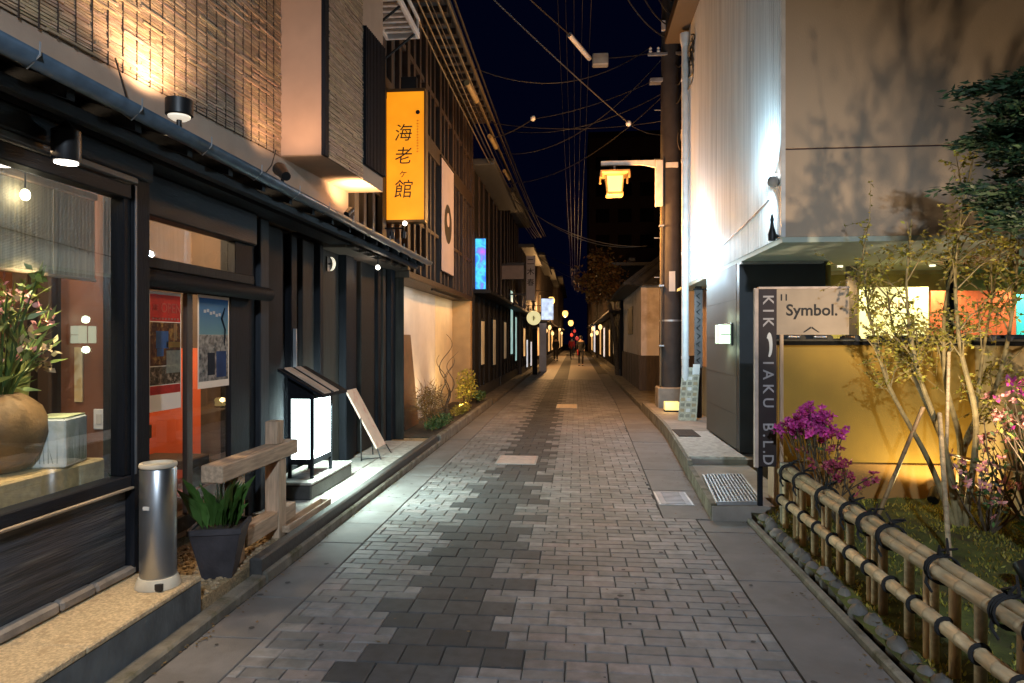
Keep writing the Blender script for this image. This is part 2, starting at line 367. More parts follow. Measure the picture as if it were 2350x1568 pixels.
pat = [(-1.15, -.35), (-.95, -.45), (-1.05, -.35), (-.95, -.45), (-1.15, -.45), (-1.05, -.35), (-.95, -.35), (-1.05, -.45)]
while y < 26:
    a, b = pat[j % 8]; n = round((b-a)/.2)
    if y > 7.5: a += .1; n = 3
    b = a + n*.2
    for i in range(n): darks.append((a+.2*i, a+.2*i+.2, y, y+.2))
    for rr in range(2):
        yy = y + .1*rr
        x = a - (.1 if (j*2+rr) % 2 else 0)
        if x < a: bricks.append((x, a, yy, yy+.1))
        while x > -1.60:
            bricks.append((max(-1.605, x-.2), x, yy, yy+.1)); x -= .2
        x = b; e = xr(yy+.05)
        if (j*2+rr) % 2: bricks.append((x, x+.1, yy, yy+.1)); x += .1
        while x < e - .03:
            bricks.append((x, min(e, x+.2), yy, yy+.1)); x += .2
    y += .2; j += 1
bricks = [q for q in bricks if q[1]-q[0] > .025]
bricks.sort(key=lambda q: q[2]); darks.sort(key=lambda q: q[2])
for L_, mm, nm, rmb, cap in ((bricks, paverm, 'paver', rest, 300), (darks, darkpav, 'paving_square', restd, 120)):
    n = 0
    for (x0, x1, y0, y1) in L_:
        k = random.randrange(10)
        if n < cap and y0 > 2.7 and in_view((x0+x1)/2, (y0+y1)/2): paver_obj(nm, mm, x0, x1, y0, y1, k); n += 1
        else:
            rmb.cur = TINTS[k]; paver_geo(rmb, x0, x1, y0, y1, random.uniform(-.0014, .0014), random.uniform(-.0009, .0009))
rest.build('paver_field', paverm, road, 'stuff'); restd.build('paving_square_field', darkpav, road, 'stuff')
B('far_paving', mat('far_clay_paving', (.22, .19, .175), .6, var=.25, scale=8, stretch=(2, 5, 1), bump=.2), road, -1.6, .98, 26, 130, -.012, -.002)
gum = MB()
for i in range(150):
    x, y, r = random.uniform(-1.9, 1.3), random.uniform(2.7, 12), random.uniform(.006, .02); a0 = random.uniform(0, 6); gum.add([(x+r*random.uniform(.7, 1.2)*math.cos(a0+k*.785), y+r*random.uniform(.7, 1.2)*math.sin(a0+k*.785), .0032) for k in range(8)], [tuple(range(8))])
gum.build('gum_spots', mat('trodden_gum', (.045, .043, .042), .8, var=.4), road, 'stuff')
B('far_dark_strip', darkpav, road, -.85, -.3, 26, 130, -.0018, .0015, c=0)
# flat slabs beside the brick field
yy = -1.0; k = 0
while yy < 30:
    L_ = .55
    B('paving_slab', slabm, road, -1.945, -1.612, yy+.004, yy+L_-.004, -.03, random.uniform(-.003, .002), c=.004)
    y1 = min(yy+L_, 5.95) if yy < 5.95 else yy+L_
    if y1 - yy > .1:
        a0, a1, b0, b1 = xr(yy+.01)+.008, xr(y1-.01)+.008, kx(yy+.01)-.006, kx(y1-.01)-.006
        MB().prism([(a0, yy+.004), (b0, yy+.004), (b1, y1-.004), (a1, y1-.004)], -.03, random.uniform(-.003, .002)).build('paving_slab', slabm, road)
    yy = y1 if y1 > yy + .1 else yy + L_
    if 5.9 < yy < 6.0: yy = 6.002
# left side: kerb strip, raised stone platform, flagstone apron
MB().box(-2.068, -1.966, -2, 4.2, -.05, .045, c=.012).build('kerb', kerbm, None, 'structure')
MB().box(-2.005, -1.966, 4.205, 9.9, -.05, .06, c=.012).build('kerb', kerbm, None, 'structure')
plat = MB().box(-2.75, -2.075, -2, 3.62, -.05, .205).build('stone_platform', bluestone, None, 'structure')
yy = -1.9
while yy < 3.6:
    e = min(yy + random.uniform(.85, 1.25), 3.615)
    if e > 3.3: e = 3.615
    B('stone_slab', ochrestone, plat, -2.75, -2.068, yy+.002, e-.002, .2055, .24+random.uniform(-.003, .003), c=.008); yy = e
apron = MB().box(-3.0, -2.095, 3.625, 9.9, -.05, .085).build('entrance_apron', mat('ochre_gravel', (.33, .24, .13), .9, var=.4, scale=60, bump=.9, bscale=110, dirt=(.2, .15, .09), dirtscale=14), None, 'structure')
MB().box(-2.092, -2.008, 4.21, 9.85, -.05, .14, c=.012).build('stone_kerb', darkstone, None, 'structure')
yy = 5.35; flags = []
for e in (6.05, 6.75, 7.4, 8.15, 8.75, 9.4):
    for x0, x1 in ((-2.095, -2.36), (-2.37, -2.7)):
        p = [(x1+random.uniform(-.01, .01), yy+.01), (x0, yy+random.uniform(.008, .03)), (x0, e-random.uniform(.004, .03)), (x1+random.uniform(-.01, .01), e-.01)]
        MB().prism(p, .0855, .118+random.uniform(-.004, .004)).build('flagstone', palestone, apron)
    yy = e
# pebbles on the gravel
peb = MB()
for i in range(620):
    x, y = random.uniform(-2.72, -2.11), random.uniform(3.66, 5.35); r = random.uniform(.008, .02)
    peb.ell((x, y, .085+r*.3), (r*random.uniform(.8, 1.4), r*random.uniform(.8, 1.4), r*.7), 6, 4)
peb.build('gravel', mat('ochre_pebble', (.34, .25, .15), .8, var=.5, scale=40), apron, 'stuff')
for y0, y1 in ((6.0, 6.78),):      # stone step the lit box stands on
    st = MB().box(-2.74, -2.33, 5.85, 6.95, .119, .25, c=.012).build('door_step', darkstone, None, 'structure')
    B('step_top', palestone, st, -2.74, -2.325, 5.845, 6.955, .2505, .275, c=.006)
# planting bed and kerb farther along the left
MB().box(-3.0, -2.07, 9.92, 16.2, -.05, .10).build('planting_bed', soil, None, 'structure')
MB().box(-2.068, -1.985, 9.92, 16.2, -.05, .13, c=.015).build('stone_kerb', kerbm, None, 'structure')
MB().box(-2.4, -1.97, 16.25, 60, -.05, .06, c=.01).build('pavement', kerbm, None, 'structure')
MB().box(1.43, 2.4, 14.9, 60, -.05, .10, c=.01).build('pavement', kerbm, None, 'structure')
# right side: garden kerb, moss bed, porch steps
MB().box(1.443, 1.492, -2, 5.93, -.05, .035, c=.01).build('garden_kerb', kerbm, None, 'structure')
def gz(x, y): return .055 + .075*min(1, max(0, (x-1.6)/.9)) + .03*math.sin(x*3.1+y*2.3)*math.sin(y*1.7)
g = MB(); nx, ny = 40, 80
vs = [(1.494+(4.2-1.494)*i/nx, -1.5+7.85*jj/ny, gz(1.494+(4.2-1.494)*i/nx, -1.5+7.85*jj/ny)+random.uniform(-.006, .006)) for jj in range(ny+1) for i in range(nx+1)]
g.add(vs, [(jj*(nx+1)+i, jj*(nx+1)+i+1, (jj+1)*(nx+1)+i+1, (jj+1)*(nx+1)+i) for jj in range(ny) for i in range(nx)])
g.build('garden_bed', moss, None, 'structure')
mo = MB()
for i in range(9000):
    x, y = random.uniform(1.6, 3.4), random.uniform(2.2, 6.25)
    if math.sin(x*5.1+2*math.sin(y*3))*math.sin(y*4.3+x) < -.25 and random.random() < .8: continue
    z = gz(x, y); mo.leaf((x, y, z-.004), (random.gauss(0, .5), random.gauss(0, .5), .9), random.uniform(.015, .045), random.uniform(.008, .016))
tag(mo.build('ground_cover', leaf_y, None, 'stuff'), 'short moss and grass covering the garden behind the bamboo fence', 'ground cover')
low = MB().prism([(1.163, 5.965), (1.70, 6.03), (1.70, 6.35), (1.95, 6.36), (1.95, 8.0), (1.272, 8.0)], -.05, .115).build('porch_step', concrete, None, 'structure')
up_ = MB().prism([(1.29, 8.002), (1.952, 8.002), (2.8, 8.39), (2.8, 14.88), (1.425, 14.88), (1.425, 10.9)], -.05, .17).build('porch_floor', concrete, None, 'structure')
MB().prism([(1.295, 8.01), (1.93, 8.01), (1.93, 10.2), (1.41, 10.2)], .1705, .2).build('stone_slab', palestone, up_)
yy = 6.0
while yy < 14.8:          # weathered edging along the porch kerb
    e = min(yy+.9, 14.85); MB().prism([(kx(yy)-.004, yy), (kx(yy)+.05, yy), (kx(e)+.05, e-.006), (kx(e)-.004, e-.006)], -.05, .135 if e < 8 else .188).build('kerb_stone', kerbm, up_ if yy > 7.9 else low); yy = e

# ================================================================== LEFT: dark timber shop
shop = thing('timber_shop', (-2.6, 5.6, .24), 'dark charred timber shop with a lit display window and reed-clad upper storey', 'building')
XF = -2.47; XR = -2.72
# burnt board wainscot, stone footing, sill under the display window
wain = mat('burnt_cedar_board', (.050, .050, .056), .7, var=.6, scale=9, stretch=(1, .22, 5), bump=.8, bscale=30, dirt=(.17, .155, .14), dirtscale=3.4)
yy = .8
B('wainscot', wain, shop, -2.60, -2.475, .8, 3.56, .30, .735, c=.006)
while yy < 3.6:
    e = yy + random.uniform(.22, .4); e = 3.6 if e > 3.5 else e
    B('footing_stone', footstone, shop, -2.58, -2.435+random.uniform(-.012, .008), yy+.004, e-.004, .243, .297+random.uniform(-.006, .006), c=.014); yy = e
win = B('window_frame', charh, shop, -2.54, -2.44, .8, 3.56, .737, .80, c=.006)
B('frame_rail', mat('worn_sill', (.30, .24, .17), .6, var=.4, scale=9, stretch=(5, .6, 5)), win, -2.49, -2.425, .8, 3.56, .722, .7365, c=.003)
B('frame_rail', charh, win, -2.54, -2.44, .8, 3.56, 2.32, 2.40, c=.006)
B('frame_stile', char, win, -2.54, -2.445, 3.50, 3.56, .801, 2.319, c=.005)
B('frame_stile', char, win, -2.54, -2.445, .9, .96, .801, 2.319, c=.005)
MB().quad((-2.485, .96, .80), (-2.485, 3.50, .80), (-2.485, 3.50, 2.32), (-2.485, .96, 2.32)).build('pane', glassm, win)
B('pillar', char, shop, -2.62, -2.435, 3.562, 3.72, .243, 2.62, c=.012)
B('pillar_batten', mat('grey_edge', (.09, .10, .11), .5), shop, -2.44, -2.43, 3.575, 3.59, .8, 2.4, c=0)
B('beam', charh, shop, -2.60, -2.40, .8, 3.70, 2.44, 2.56, c=.01)
B('beam', mat('pale_edge_beam', (.07, .075, .085), .55, var=.3, scale=9, stretch=(4, .4, 4)), shop, -2.44, -2.405, .8, 3.565, 2.405, 2.437, c=.004)
# entrance
XD = -2.62
B('lintel', charh, shop, -2.68, -2.56, 3.722, 5.30, 2.30, 2.56, c=.01)
B('transom_rail', char2, shop, -2.68, -2.585, 3.722, 5.30, 1.985, 2.055, c=.006)
B('lintel', mat('door_lintel', (.05, .044, .037), .6, var=.3, scale=8, stretch=(4, .4, 4)), shop, -2.66, -2.60, 3.722, 5.30, 1.93, 1.984, c=.006)
MB().tube([(-2.56, 3.73, 1.915), (-2.52, 5.42, 1.915)], .055, 12).build('round_beam', char, shop)
tr = B('transom_window', char, shop, -2.66, -2.6, 5.02, 5.30, 2.056, 2.299, c=.004)
MB().quad((-2.63, 3.722, 2.056), (-2.63, 5.02, 2.056), (-2.63, 5.02, 2.299), (-2.63, 3.722, 2.299)).build('pane', glassr, tr)
door = B('sliding_door', char, shop, -2.66, -2.615, 4.98, 5.28, .26, 1.93, c=.004)
B('door_rail', char, door, -2.655, -2.62, 3.722, 4.98, 1.86, 1.929, c=.003)
B('door_rail', char, door, -2.655, -2.62, 3.722, 4.98, .26, .36, c=.003)
B('door_stile', brownwood, door, -2.655, -2.62, 4.40, 4.47, .361, 1.859, c=.003)
B('door_stile', brownwood, door, -2.655, -2.62, 3.722, 3.78, .361, 1.859, c=.003)
MB().quad((-2.638, 3.78, .36), (-2.638, 4.98, .36), (-2.638, 4.98, 1.86), (-2.638, 3.78, 1.86)).build('pane', glassr, door)
# closed facade of boards and posts beyond the entrance
B('backing_wall', char, shop, -2.86, -2.80, 5.28, 9.62, .09, 2.6, c=0)
for (y0, y1, x, m_) in ((5.30, 5.44, -2.64, char), (5.44, 5.60, -2.60, mat('grey_post', (.030, .034, .040), .7, spec=.15, var=.3, scale=8, stretch=(3, 3, .3))), (5.63, 6.08, -2.70, mat('charcoal_board', (.015, .0175, .021), .75, spec=.12, var=.25, scale=8, stretch=(4, 4, .3), bump=.2)),
                        (6.09, 6.2, -2.74, char), (6.36, 6.5, -2.73, char), (6.66, 6.96, -2.74, char2), (7.0, 7.1, -2.69, char), (7.20, 7.72, -2.74, mat('grey_brown_board', (.032, .030, .027), .75, spec=.15, var=.3, scale=8, stretch=(4, 4, .3), bump=.2)),
                        (7.74, 8.02, -2.66, char), (8.05, 8.3, -2.72, char), (8.42, 9.0, -2.70, char2), (9.03, 9.16, -2.66, char), (9.2, 9.34, -2.64, char2), (9.4, 9.62, -2.58, char)):
    z0 = .119 if not (5.85 < y0 < 6.95) else .276
    if y0 < 5.35: z0 = .09
    B('board' if y1-y0 > .2 else 'post', m_, shop, -2.80, x, y0, y1, max(z0, .09), 2.56, c=.008)
B('door_pull', galv, shop, -2.735, -2.70, 6.40, 6.43, .95, 1.65, c=.004)
# eave: soffit boards, rafters, roof sheet, gutter with brackets
B('eave_board', charh, shop, -2.62, -2.40, .8, 9.55, 2.561, 2.60, c=0)
rf = MB(); rf.quad((-2.14, .8, 2.645), (-2.14, 9.6, 2.645), (-2.75, 9.6, 2.86), (-2.75, .8, 2.86)); rf.quad((-2.14, .8, 2.665), (-2.75, .8, 2.88), (-2.75, 9.6, 2.88), (-2.14, 9.6, 2.665))
rf.quad((-2.14, .8, 2.645), (-2.14, .8, 2.665), (-2.14, 9.6, 2.665), (-2.14, 9.6, 2.645)); rf.quad((-2.14, 9.6, 2.645), (-2.14, 9.6, 2.665), (-2.75, 9.6, 2.88), (-2.75, 9.6, 2.86))
roofo = rf.build('eave_roof', charh, shop)
yy = .9
while yy < 9.6:
    m_ = MB(); m_.add([(-2.16, yy, 2.575), (-2.16, yy+.05, 2.575), (-2.72, yy+.05, 2.77), (-2.72, yy, 2.77), (-2.16, yy, 2.64), (-2.16, yy+.05, 2.64), (-2.72, yy+.05, 2.84), (-2.72, yy, 2.84)],
        [(0, 1, 2, 3), (4, 7, 6, 5), (0, 4, 5, 1), (2, 6, 7, 3), (1, 5, 6, 2), (0, 3, 7, 4)]); m_.build('rafter', charh, roofo); yy += .455
B('purlin', charh, roofo, -2.30, -2.24, .8, 9.58, 2.545, 2.60, c=.004)
gu = MB(); pr = [(.052*math.cos(t), .052*math.sin(t)) for t in [math.pi + math.pi*i/8 for i in range(9)]]
vs = [(-2.10+a, yv, 2.655+b) for yv in (.8, 9.68) for a, b in pr]; gu.add(vs, [(i, i+1, 10+i, 9+i) for i in range(8)]); gu.sm = True
gut = gu.build('gutter', gutterm, shop)
so = gut.modifiers.new('thick', 'SOLIDIFY'); so.thickness = .006
yy = 1.2
while yy < 9.6:
    MB().tube([(-2.165, yy, 2.70), (-2.155, yy, 2.63), (-2.10, yy, 2.59), (-2.045, yy, 2.64), (-2.045, yy, 2.69)], .004, 6).build('gutter_bracket', galv, gut); yy += .62
# upper storey, set at a slight angle to the street
TU = lambda p: Vector((p.x + .068*(p.y-5.6), p.y, p.z))
uw = MB(TU).box(-2.9, -2.5, .6, 7.05, 2.70, 7.5).build('upper_wall', plaster, shop)
def reeds(name, y0, y1, z0, z1, xw, parent):
    m_ = MB(TU); z = z0
    while z < z1:
        h = random.uniform(.011, .017); yy = y0 + random.uniform(0, .05)
        while yy < y1 - .02:
            L_ = min(random.uniform(.07, .45), y1-yy); d = random.choice((.005, .006, .007, .008, .009, .014)); k = random.uniform(.75, 1.2); m_.cur = (k, k*random.uniform(.9, 1.04), k*random.uniform(.85, 1.05))
            t = random.uniform(-.004, .004)
            m_.add([(xw, yy, z), (xw+d, yy, z+.002), (xw+d, yy, z+h), (xw, yy, z+h), (xw, yy+L_, z+t), (xw+d, yy+L_, z+.002+t), (xw+d, yy+L_, z+h+t), (xw, yy+L_, z+h+t)],
                   [(0, 1, 2, 3), (4, 7, 6, 5), (1, 5, 6, 2), (0, 4, 5, 1), (3, 2, 6, 7)])
            yy += L_ + .003
        z += h + .003
    return m_.build(name, reedm, parent, 'stuff')
cl = B('reed_backing', tiem, shop, -2.4995, -2.492, 1.9, 5.58, 3.1, 5.6, T=TU, c=0)
reeds('reed_cladding', 1.92, 5.575, 3.10, 5.3, -2.4915, cl)
yy = 2.0
while yy < 5.5:
    B('tie_batten', tiem, cl, -2.49, -2.480, yy, yy+.005, 3.09, 5.3, T=TU, c=0); yy += .115
bay = MB(TU).box(-2.5, -2.125, 5.6, 7.05, 3.10, 7.4).build('bay', plaster, shop)
B('bay_edge', mat('bay_side', (.46, .30, .21), .8, var=.1, scale=3), bay, -2.498, -2.13, 5.585, 5.5995, 3.105, 7.3, T=TU, c=0)
B('bay_post', char, bay, -2.135, -2.10, 5.58, 5.66, 3.10, 7.3, T=TU, c=.004)
cl2 = B('reed_backing', tiem, bay, -2.1245, -2.118, 5.66, 6.46, 3.10, 5.6, T=TU, c=0)
reeds('reed_cladding', 5.665, 6.455, 3.10, 5.3, -2.1175, bay)
lat = B('lattice_window', blackmetal, shop, -2.1245, -2.112, 6.47, 7.04, 3.25, 4.60, T=TU, c=0)
for i in range(14):
    B('lattice_slat', char, lat, -2.1115, -2.085, 6.48+i*.04, 6.497+i*.04, 3.25, 4.60, T=TU, c=0)
# conduits dangling at the upper wall
MB().tube([(-2.58, 3.62, 3.13), (-2.50, 3.56, 2.98), (-2.42, 3.5, 2.82)], .005, 6).build('wire', cablem, uw)
MB().tube([(-2.60, 2.3, 3.05), (-2.55, 2.28, 2.95), (-2.5, 2.25, 2.8)], .006, 6).build('wire', cablem, uw)
MB().tube([(-2.45, 5.4, 3.1), (-2.44, 5.3, 2.95), (-2.42, 5.15, 2.85)], .005, 6).build('wire', cablem, uw)
# interior shell
inn = MB(); inn.box(-5.2, -5.1, .8, 6.6, .2, 2.7); inn.box(-5.1, -2.86, .72, .8, .2, 2.7); inn.box(-5.1, -2.86, 6.6, 6.68, .2, 2.7)
inn.build('inner_wall', brown_wall, shop)
B('inner_floor', mat('dark_floor', (.06, .04, .03), .4), shop, -5.1, -2.66, .8, 6.6, .205, .243, c=0)
B('inner_ceiling', mat('inner_ceiling', (.16, .11, .07), .7), shop, -5.1, -2.63, .8, 6.6, 2.62, 2.69, c=0)
B('red_partition', red_wall, shop, -4.6, -3.16, 5.55, 5.62, .244, 1.47, c=0)
B('inner_bench', dark_in, shop, -3.5, -3.02, 5.1, 5.4, .52, .60, c=.01)
for x_ in (-3.46, -3.08): B('bench_leg', dark_in, shop, x_, x_+.05, 5.15, 5.35, .2435, .5195, c=0)
B('inner_step', mat('dark_red_floor', (.16, .03, .015), .5), shop, -4.4, -3.0, 4.9, 5.549, .2435, .36, c=.01)
B('partition_head', dark_in, shop, -4.6, -3.16, 5.55, 5.64, 1.471, 2.6, c=0)
B('partition', dark_in, shop, -3.155, -2.80, 5.5, 5.62, .244, 2.6, c=0)
part = B('partition', brown_wall, shop, -3.02, -2.56, 3.76, 3.82, .244, 2.6, c=0)
B('partition_post', dark_in, shop, -3.12, -3.03, 3.7, 3.84, .244, 2.6, c=.004)
B('partition_post', dark_in, shop, -3.28, -3.18, 3.7, 3.84, .244, 2.6, c=.004)
B('paper_strip', mat('cream_strip', (.6, .5, .3), .8), part, -2.93, -2.88, 3.752, 3.7595, 1.18, 1.5, c=0)
ol = B('power_outlet', paper, shop, -2.81, -2.735, 3.748, 3.7595, 1.02, 1.14, c=.004)
B('socket', mat('socket_grey', (.45, .42, .38), .6), ol, -2.79, -2.755, 3.744, 3.7478, 1.05, 1.11, c=.002)
B('picture_panel', mat('tan_panel', (.30, .15, .07), .7), part, -2.70, -2.60, 3.752, 3.7595, 1.45, 2.1, c=0)
B('shelf_block', mat('coral_block', (.62, .22, .12), .7), shop, -3.62, -3.46, 4.6, 4.75, .9, 1.35, c=.01)
B('shelf_block', mat('violet_block', (.2, .15, .34), .7), shop, -3.62, -3.46, 4.6, 4.75, 1.352, 1.72, c=.01)
B('shelf_board', dark_in, shop, -4.6, -3.2, 4.5, 4.9, .80, .899, c=0)
for (x, y, p_) in ((-3.0, 2.4, 45), (-3.6, 3.2, 45), (-3.5, 4.5, 60), (-3.1, 4.7, 105)):
    lampo = MB().lathe([(.035, 2.58), (.05, 2.6), (.05, 2.62)], x, y, 14).build('ceiling_lamp', emit('warm_bulb', (1, .78, .5), 14), shop)
    light('POINT', 'ceiling_bulb', (x, y, 2.5), p_, (1, .70, .40), shop, radius=.05)
# display counter is loose furniture inside
ct = tag(B('display_counter', mat('ochre_counter_stone', (.50, .36, .17), .7, var=.25, scale=20, bump=.3), None, -3.1, -2.545, 1.0, 3.49, .244, .905, c=.01), 'ochre stone display counter inside the shop window', 'counter')

# ================================================================== things at the shop window (left)
jar = tag(MB().lathe([(.10, .906), (.13, .915), (.19, .99), (.222, 1.09), (.218, 1.15), (.19, 1.22), (.13, 1.27), (.10, 1.285), (.095, 1.275), (.09, 1.2)], -2.80, 3.06, 32).build('ceramic_jar',
      mat('ash_glazed_ceramic', (.25, .145, .06), .6, var=.4, scale=7, bump=.25, bscale=60, dirt=(.09, .05, .028), dirtscale=3.0), None), 'large round brown glazed jar holding flowers in the shop window', 'jar')
fl = thing('flower_arrangement', (-2.80, 3.06, 1.22), 'tall pink and green flower arrangement standing in the brown jar', 'flowers')
st_ = MB(); lf = MB(); pp = MB(); py = MB()
for i in range(38):
    a = random.uniform(0, 6.28); sp = random.uniform(.05, .34); top = Vector((-2.80+sp*math.cos(a)*.7+.02, 3.06+sp*math.sin(a), random.uniform(1.40, 1.86)))
    b0 = Vector((-2.80+.04*math.cos(a), 3.06+.04*math.sin(a), 1.22)); mid = b0.lerp(top, .5)+Vector((0, 0, .06))
    pts = spline([b0, mid, top], 4); st_.tube(pts, [.005]*4+[.004]*4+[.0025], 5)
    d = (top-mid).normalized()
    for k in range(7):
        q = pts[random.randrange(2, len(pts))]; lf.leaf(q, d+Vector((random.gauss(0, .6), random.gauss(0, .6), random.gauss(.1, .5))), random.uniform(.06, .16), random.uniform(.012, .03))
    tgt = pp if i % 3 == 0 else (py if i % 3 == 1 else lf)
    for k in range(12): tgt.leaf(top+Vector((random.gauss(0, .02), random.gauss(0, .02), random.gauss(0, .02))), (random.gauss(0, 1), random.gauss(0, 1), random.gauss(0, 1)), random.uniform(.03, .055), .03)
st_.build('stem', leaf_g, fl); lf.build('foliage', mat('florist_leaf', (.26, .32, .08), .5, var=.4, scale=9, tint=True), fl, 'stuff'); pp.build('blossom', petal_r, fl, 'stuff'); py.build('blossom', mat('cream_petal', (.6, .45, .25), .6, tint=True), fl, 'stuff')
bx = thing('planter_box', (-2.60, 3.22, .906), 'white square planter box painted with green grass in the shop window', 'planter')
TB = lambda p: Vector((-2.645 + (p.x*math.cos(.25) - p.y*math.sin(.25)), 3.27 + p.x*math.sin(.25) + p.y*math.cos(.25), p.z))
B('body', mat('white_glazed_box', (.70, .74, .74), .35, var=.08, scale=6, dirt=(.50, .55, .50), dirtscale=6), bx, -.09, .09, -.12, .12, .906, 1.15, T=TB, c=.008)
gr = MB(TB)
for i in range(16): gr.add([(.0905, -.10+i*.013, .92), (.0905, -.092+i*.013, .92), (.0905, -.095+i*.013+random.uniform(-.01, .01), random.uniform(.98, 1.13))], [(0, 1, 2)])
gr.build('painted_grass', leaf_g, bx)
gr = MB(TB)
for i in range(7): gr.add([(-.07+i*.02, -.1205, .93), (-.064+i*.02, -.1205, .93), (-.067+i*.02+random.uniform(-.02, .02), -.1205, random.uniform(.98, 1.12))], [(0, 1, 2)])
gr.build('painted_grass', mat('grey_green_paint', (.3, .36, .34), .6), bx)
B('rim', mat('pale_green_rim', (.55, .6, .35), .5), bx, -.082, .082, -.112, .112, 1.1502, 1.158, T=TB, c=0)
bt = thing('flower_vase', (-2.68, 3.40, .906), 'small pale yellow glass vase beside the brown jar', 'vase')
MB().lathe([(.035, .906), (.04, 1.1), (.06, 1.30), (.072, 1.48), (.07, 1.482), (.055, 1.30)], -2.92, 3.32, 16).build('vase_body', mat('pale_yellow_glass', (.6, .68, .25), .3, var=.15), bt)
bl = thing('reed_blind', (-2.78, 2.7, 1.90), 'pale reed blind half lowered inside the display window', 'blind')
mb = MB()
for i in range(60): mb.box(-2.785, -2.778, 1.2, 3.72, 1.90+i*.0075, 1.9062+i*.0075)
mb.build('reed_mat', mat('pale_reed', (.50, .44, .30), .7, var=.3, scale=6, stretch=(1, 12, .3)), bl, 'stuff')
B('blind_rail', cedar, bl, -2.80, -2.765, 1.2, 3.73, 2.352, 2.39); B('blind_rail', cedar, bl, -2.79, -2.772, 1.2, 3.73, 1.88, 1.899)
for yv in (1.6, 2.5, 3.4): B('blind_tape', cream, bl, -2.776, -2.772, yv, yv+.02, 1.9, 2.35, c=0)
pd = thing('pendant_bulb', (-2.72, 3.15, 2.62), 'small glowing pendant bulb hanging in front of the reed blind', 'lamp')
MB().tube([(-2.72, 3.15, 2.62), (-2.72, 3.15, 2.30)], .004, 5).build('cord', cablem, pd); MB().ell((-2.72, 3.15, 2.265), (.022, .022, .028), 12, 8).build('bulb', emit('pendant_glow', (1, .86, .6), 30), pd)
light('SPOT', 'pendant_light', (-2.58, 3.25, 2.12), 60, (1, .80, .50), pd, (-2.74, 3.14, 1.1), .03, 84, 1.0)

def poster(name, label, y0, y1, z0, z1, base, build):
    t = thing(name, (-2.61, (y0+y1)/2, z0), label, 'poster'); MB().quad((-2.612, y0, z0), (-2.612, y1, z0), (-2.612, y1, z1), (-2.612, y0, z1)).build('sheet', base, t)
    build(t); return t
def PB(t, nm, m, y0, y1, z0, z1, k=1): x = -2.6116+.0008*k; return MB().quad((x, y0, z0), (x, y1, z0), (x, y1, z1), (x, y0, z1)).build(nm, m, t)
YL = (0, 1, 0); ZU = (0, 0, 1)
dred = mat('poster_red', (.58, .05, .035), .6, transl=.7, var=.15, scale=20); dbrown = mat('poster_brown', (.12, .05, .02), .6, transl=.7, var=.6, scale=30, dirt=(.5, .32, .1), dirtscale=22)
def p1(t):
    PB(t, 'print_band', dred, 3.98, 4.305, 1.66, 1.83); PB(t, 'photo_panel', dbrown, 3.98, 4.305, 1.38, 1.655); PB(t, 'photo_panel', mat('poster_crowd', (.1, .08, .05), .6, transl=.7, var=.8, scale=35, dirt=(.55, .45, .35), dirtscale=30), 3.98, 4.305, 1.26, 1.375)
    PB(t, 'print_band', dred, 3.98, 4.305, 1.20, 1.255); PB(t, 'caption_card', mat('card_green_white', (.62, .64, .5), .7, transl=.7, var=.2, scale=40), 4.15, 4.30, 1.33, 1.475, 2)
    PB(t, 'picture_block', mat('sky_blue_print', (.12, .32, .8), .5, transl=.7), 4.04, 4.17, 1.49, 1.60, 2); PB(t, 'picture_block', mat('sky_blue_print', (.12, .32, .8), .5, transl=.7), 4.05, 4.12, 1.44, 1.489, 2)
    PB(t, 'picture_bar', mat('gold_print', (.6, .36, .06), .5, transl=.7), 4.15, 4.305, 1.495, 1.53, 2); PB(t, 'picture_bottle', mat('amber_print', (.75, .45, .15), .5, transl=.7), 4.23, 4.265, 1.54, 1.65, 2)
    text('lettering', 'OPEN', mat('salmon_print', (.72, .25, .17), .6, transl=.7), t, (-2.6090, 4.20, 1.745), .085, YL, ZU, .0004, bold=.001)
    text('lettering', 'RE', mat('salmon_print', (.72, .25, .17), .6, transl=.7), t, (-2.6090, 4.035, 1.745), .05, YL, ZU, .0004, bold=.001)
    for i in range(9): PB(t, 'print_line', mat('pale_print', (.55, .4, .3), .6, transl=.7), 4.0+i*.033, 4.022+i*.033, 1.672, 1.684, 2)
poster('event_poster', 'red poster reading OPEN with a blue picture on the entrance door', 3.965, 4.315, 1.095, 1.85, paper, p1)
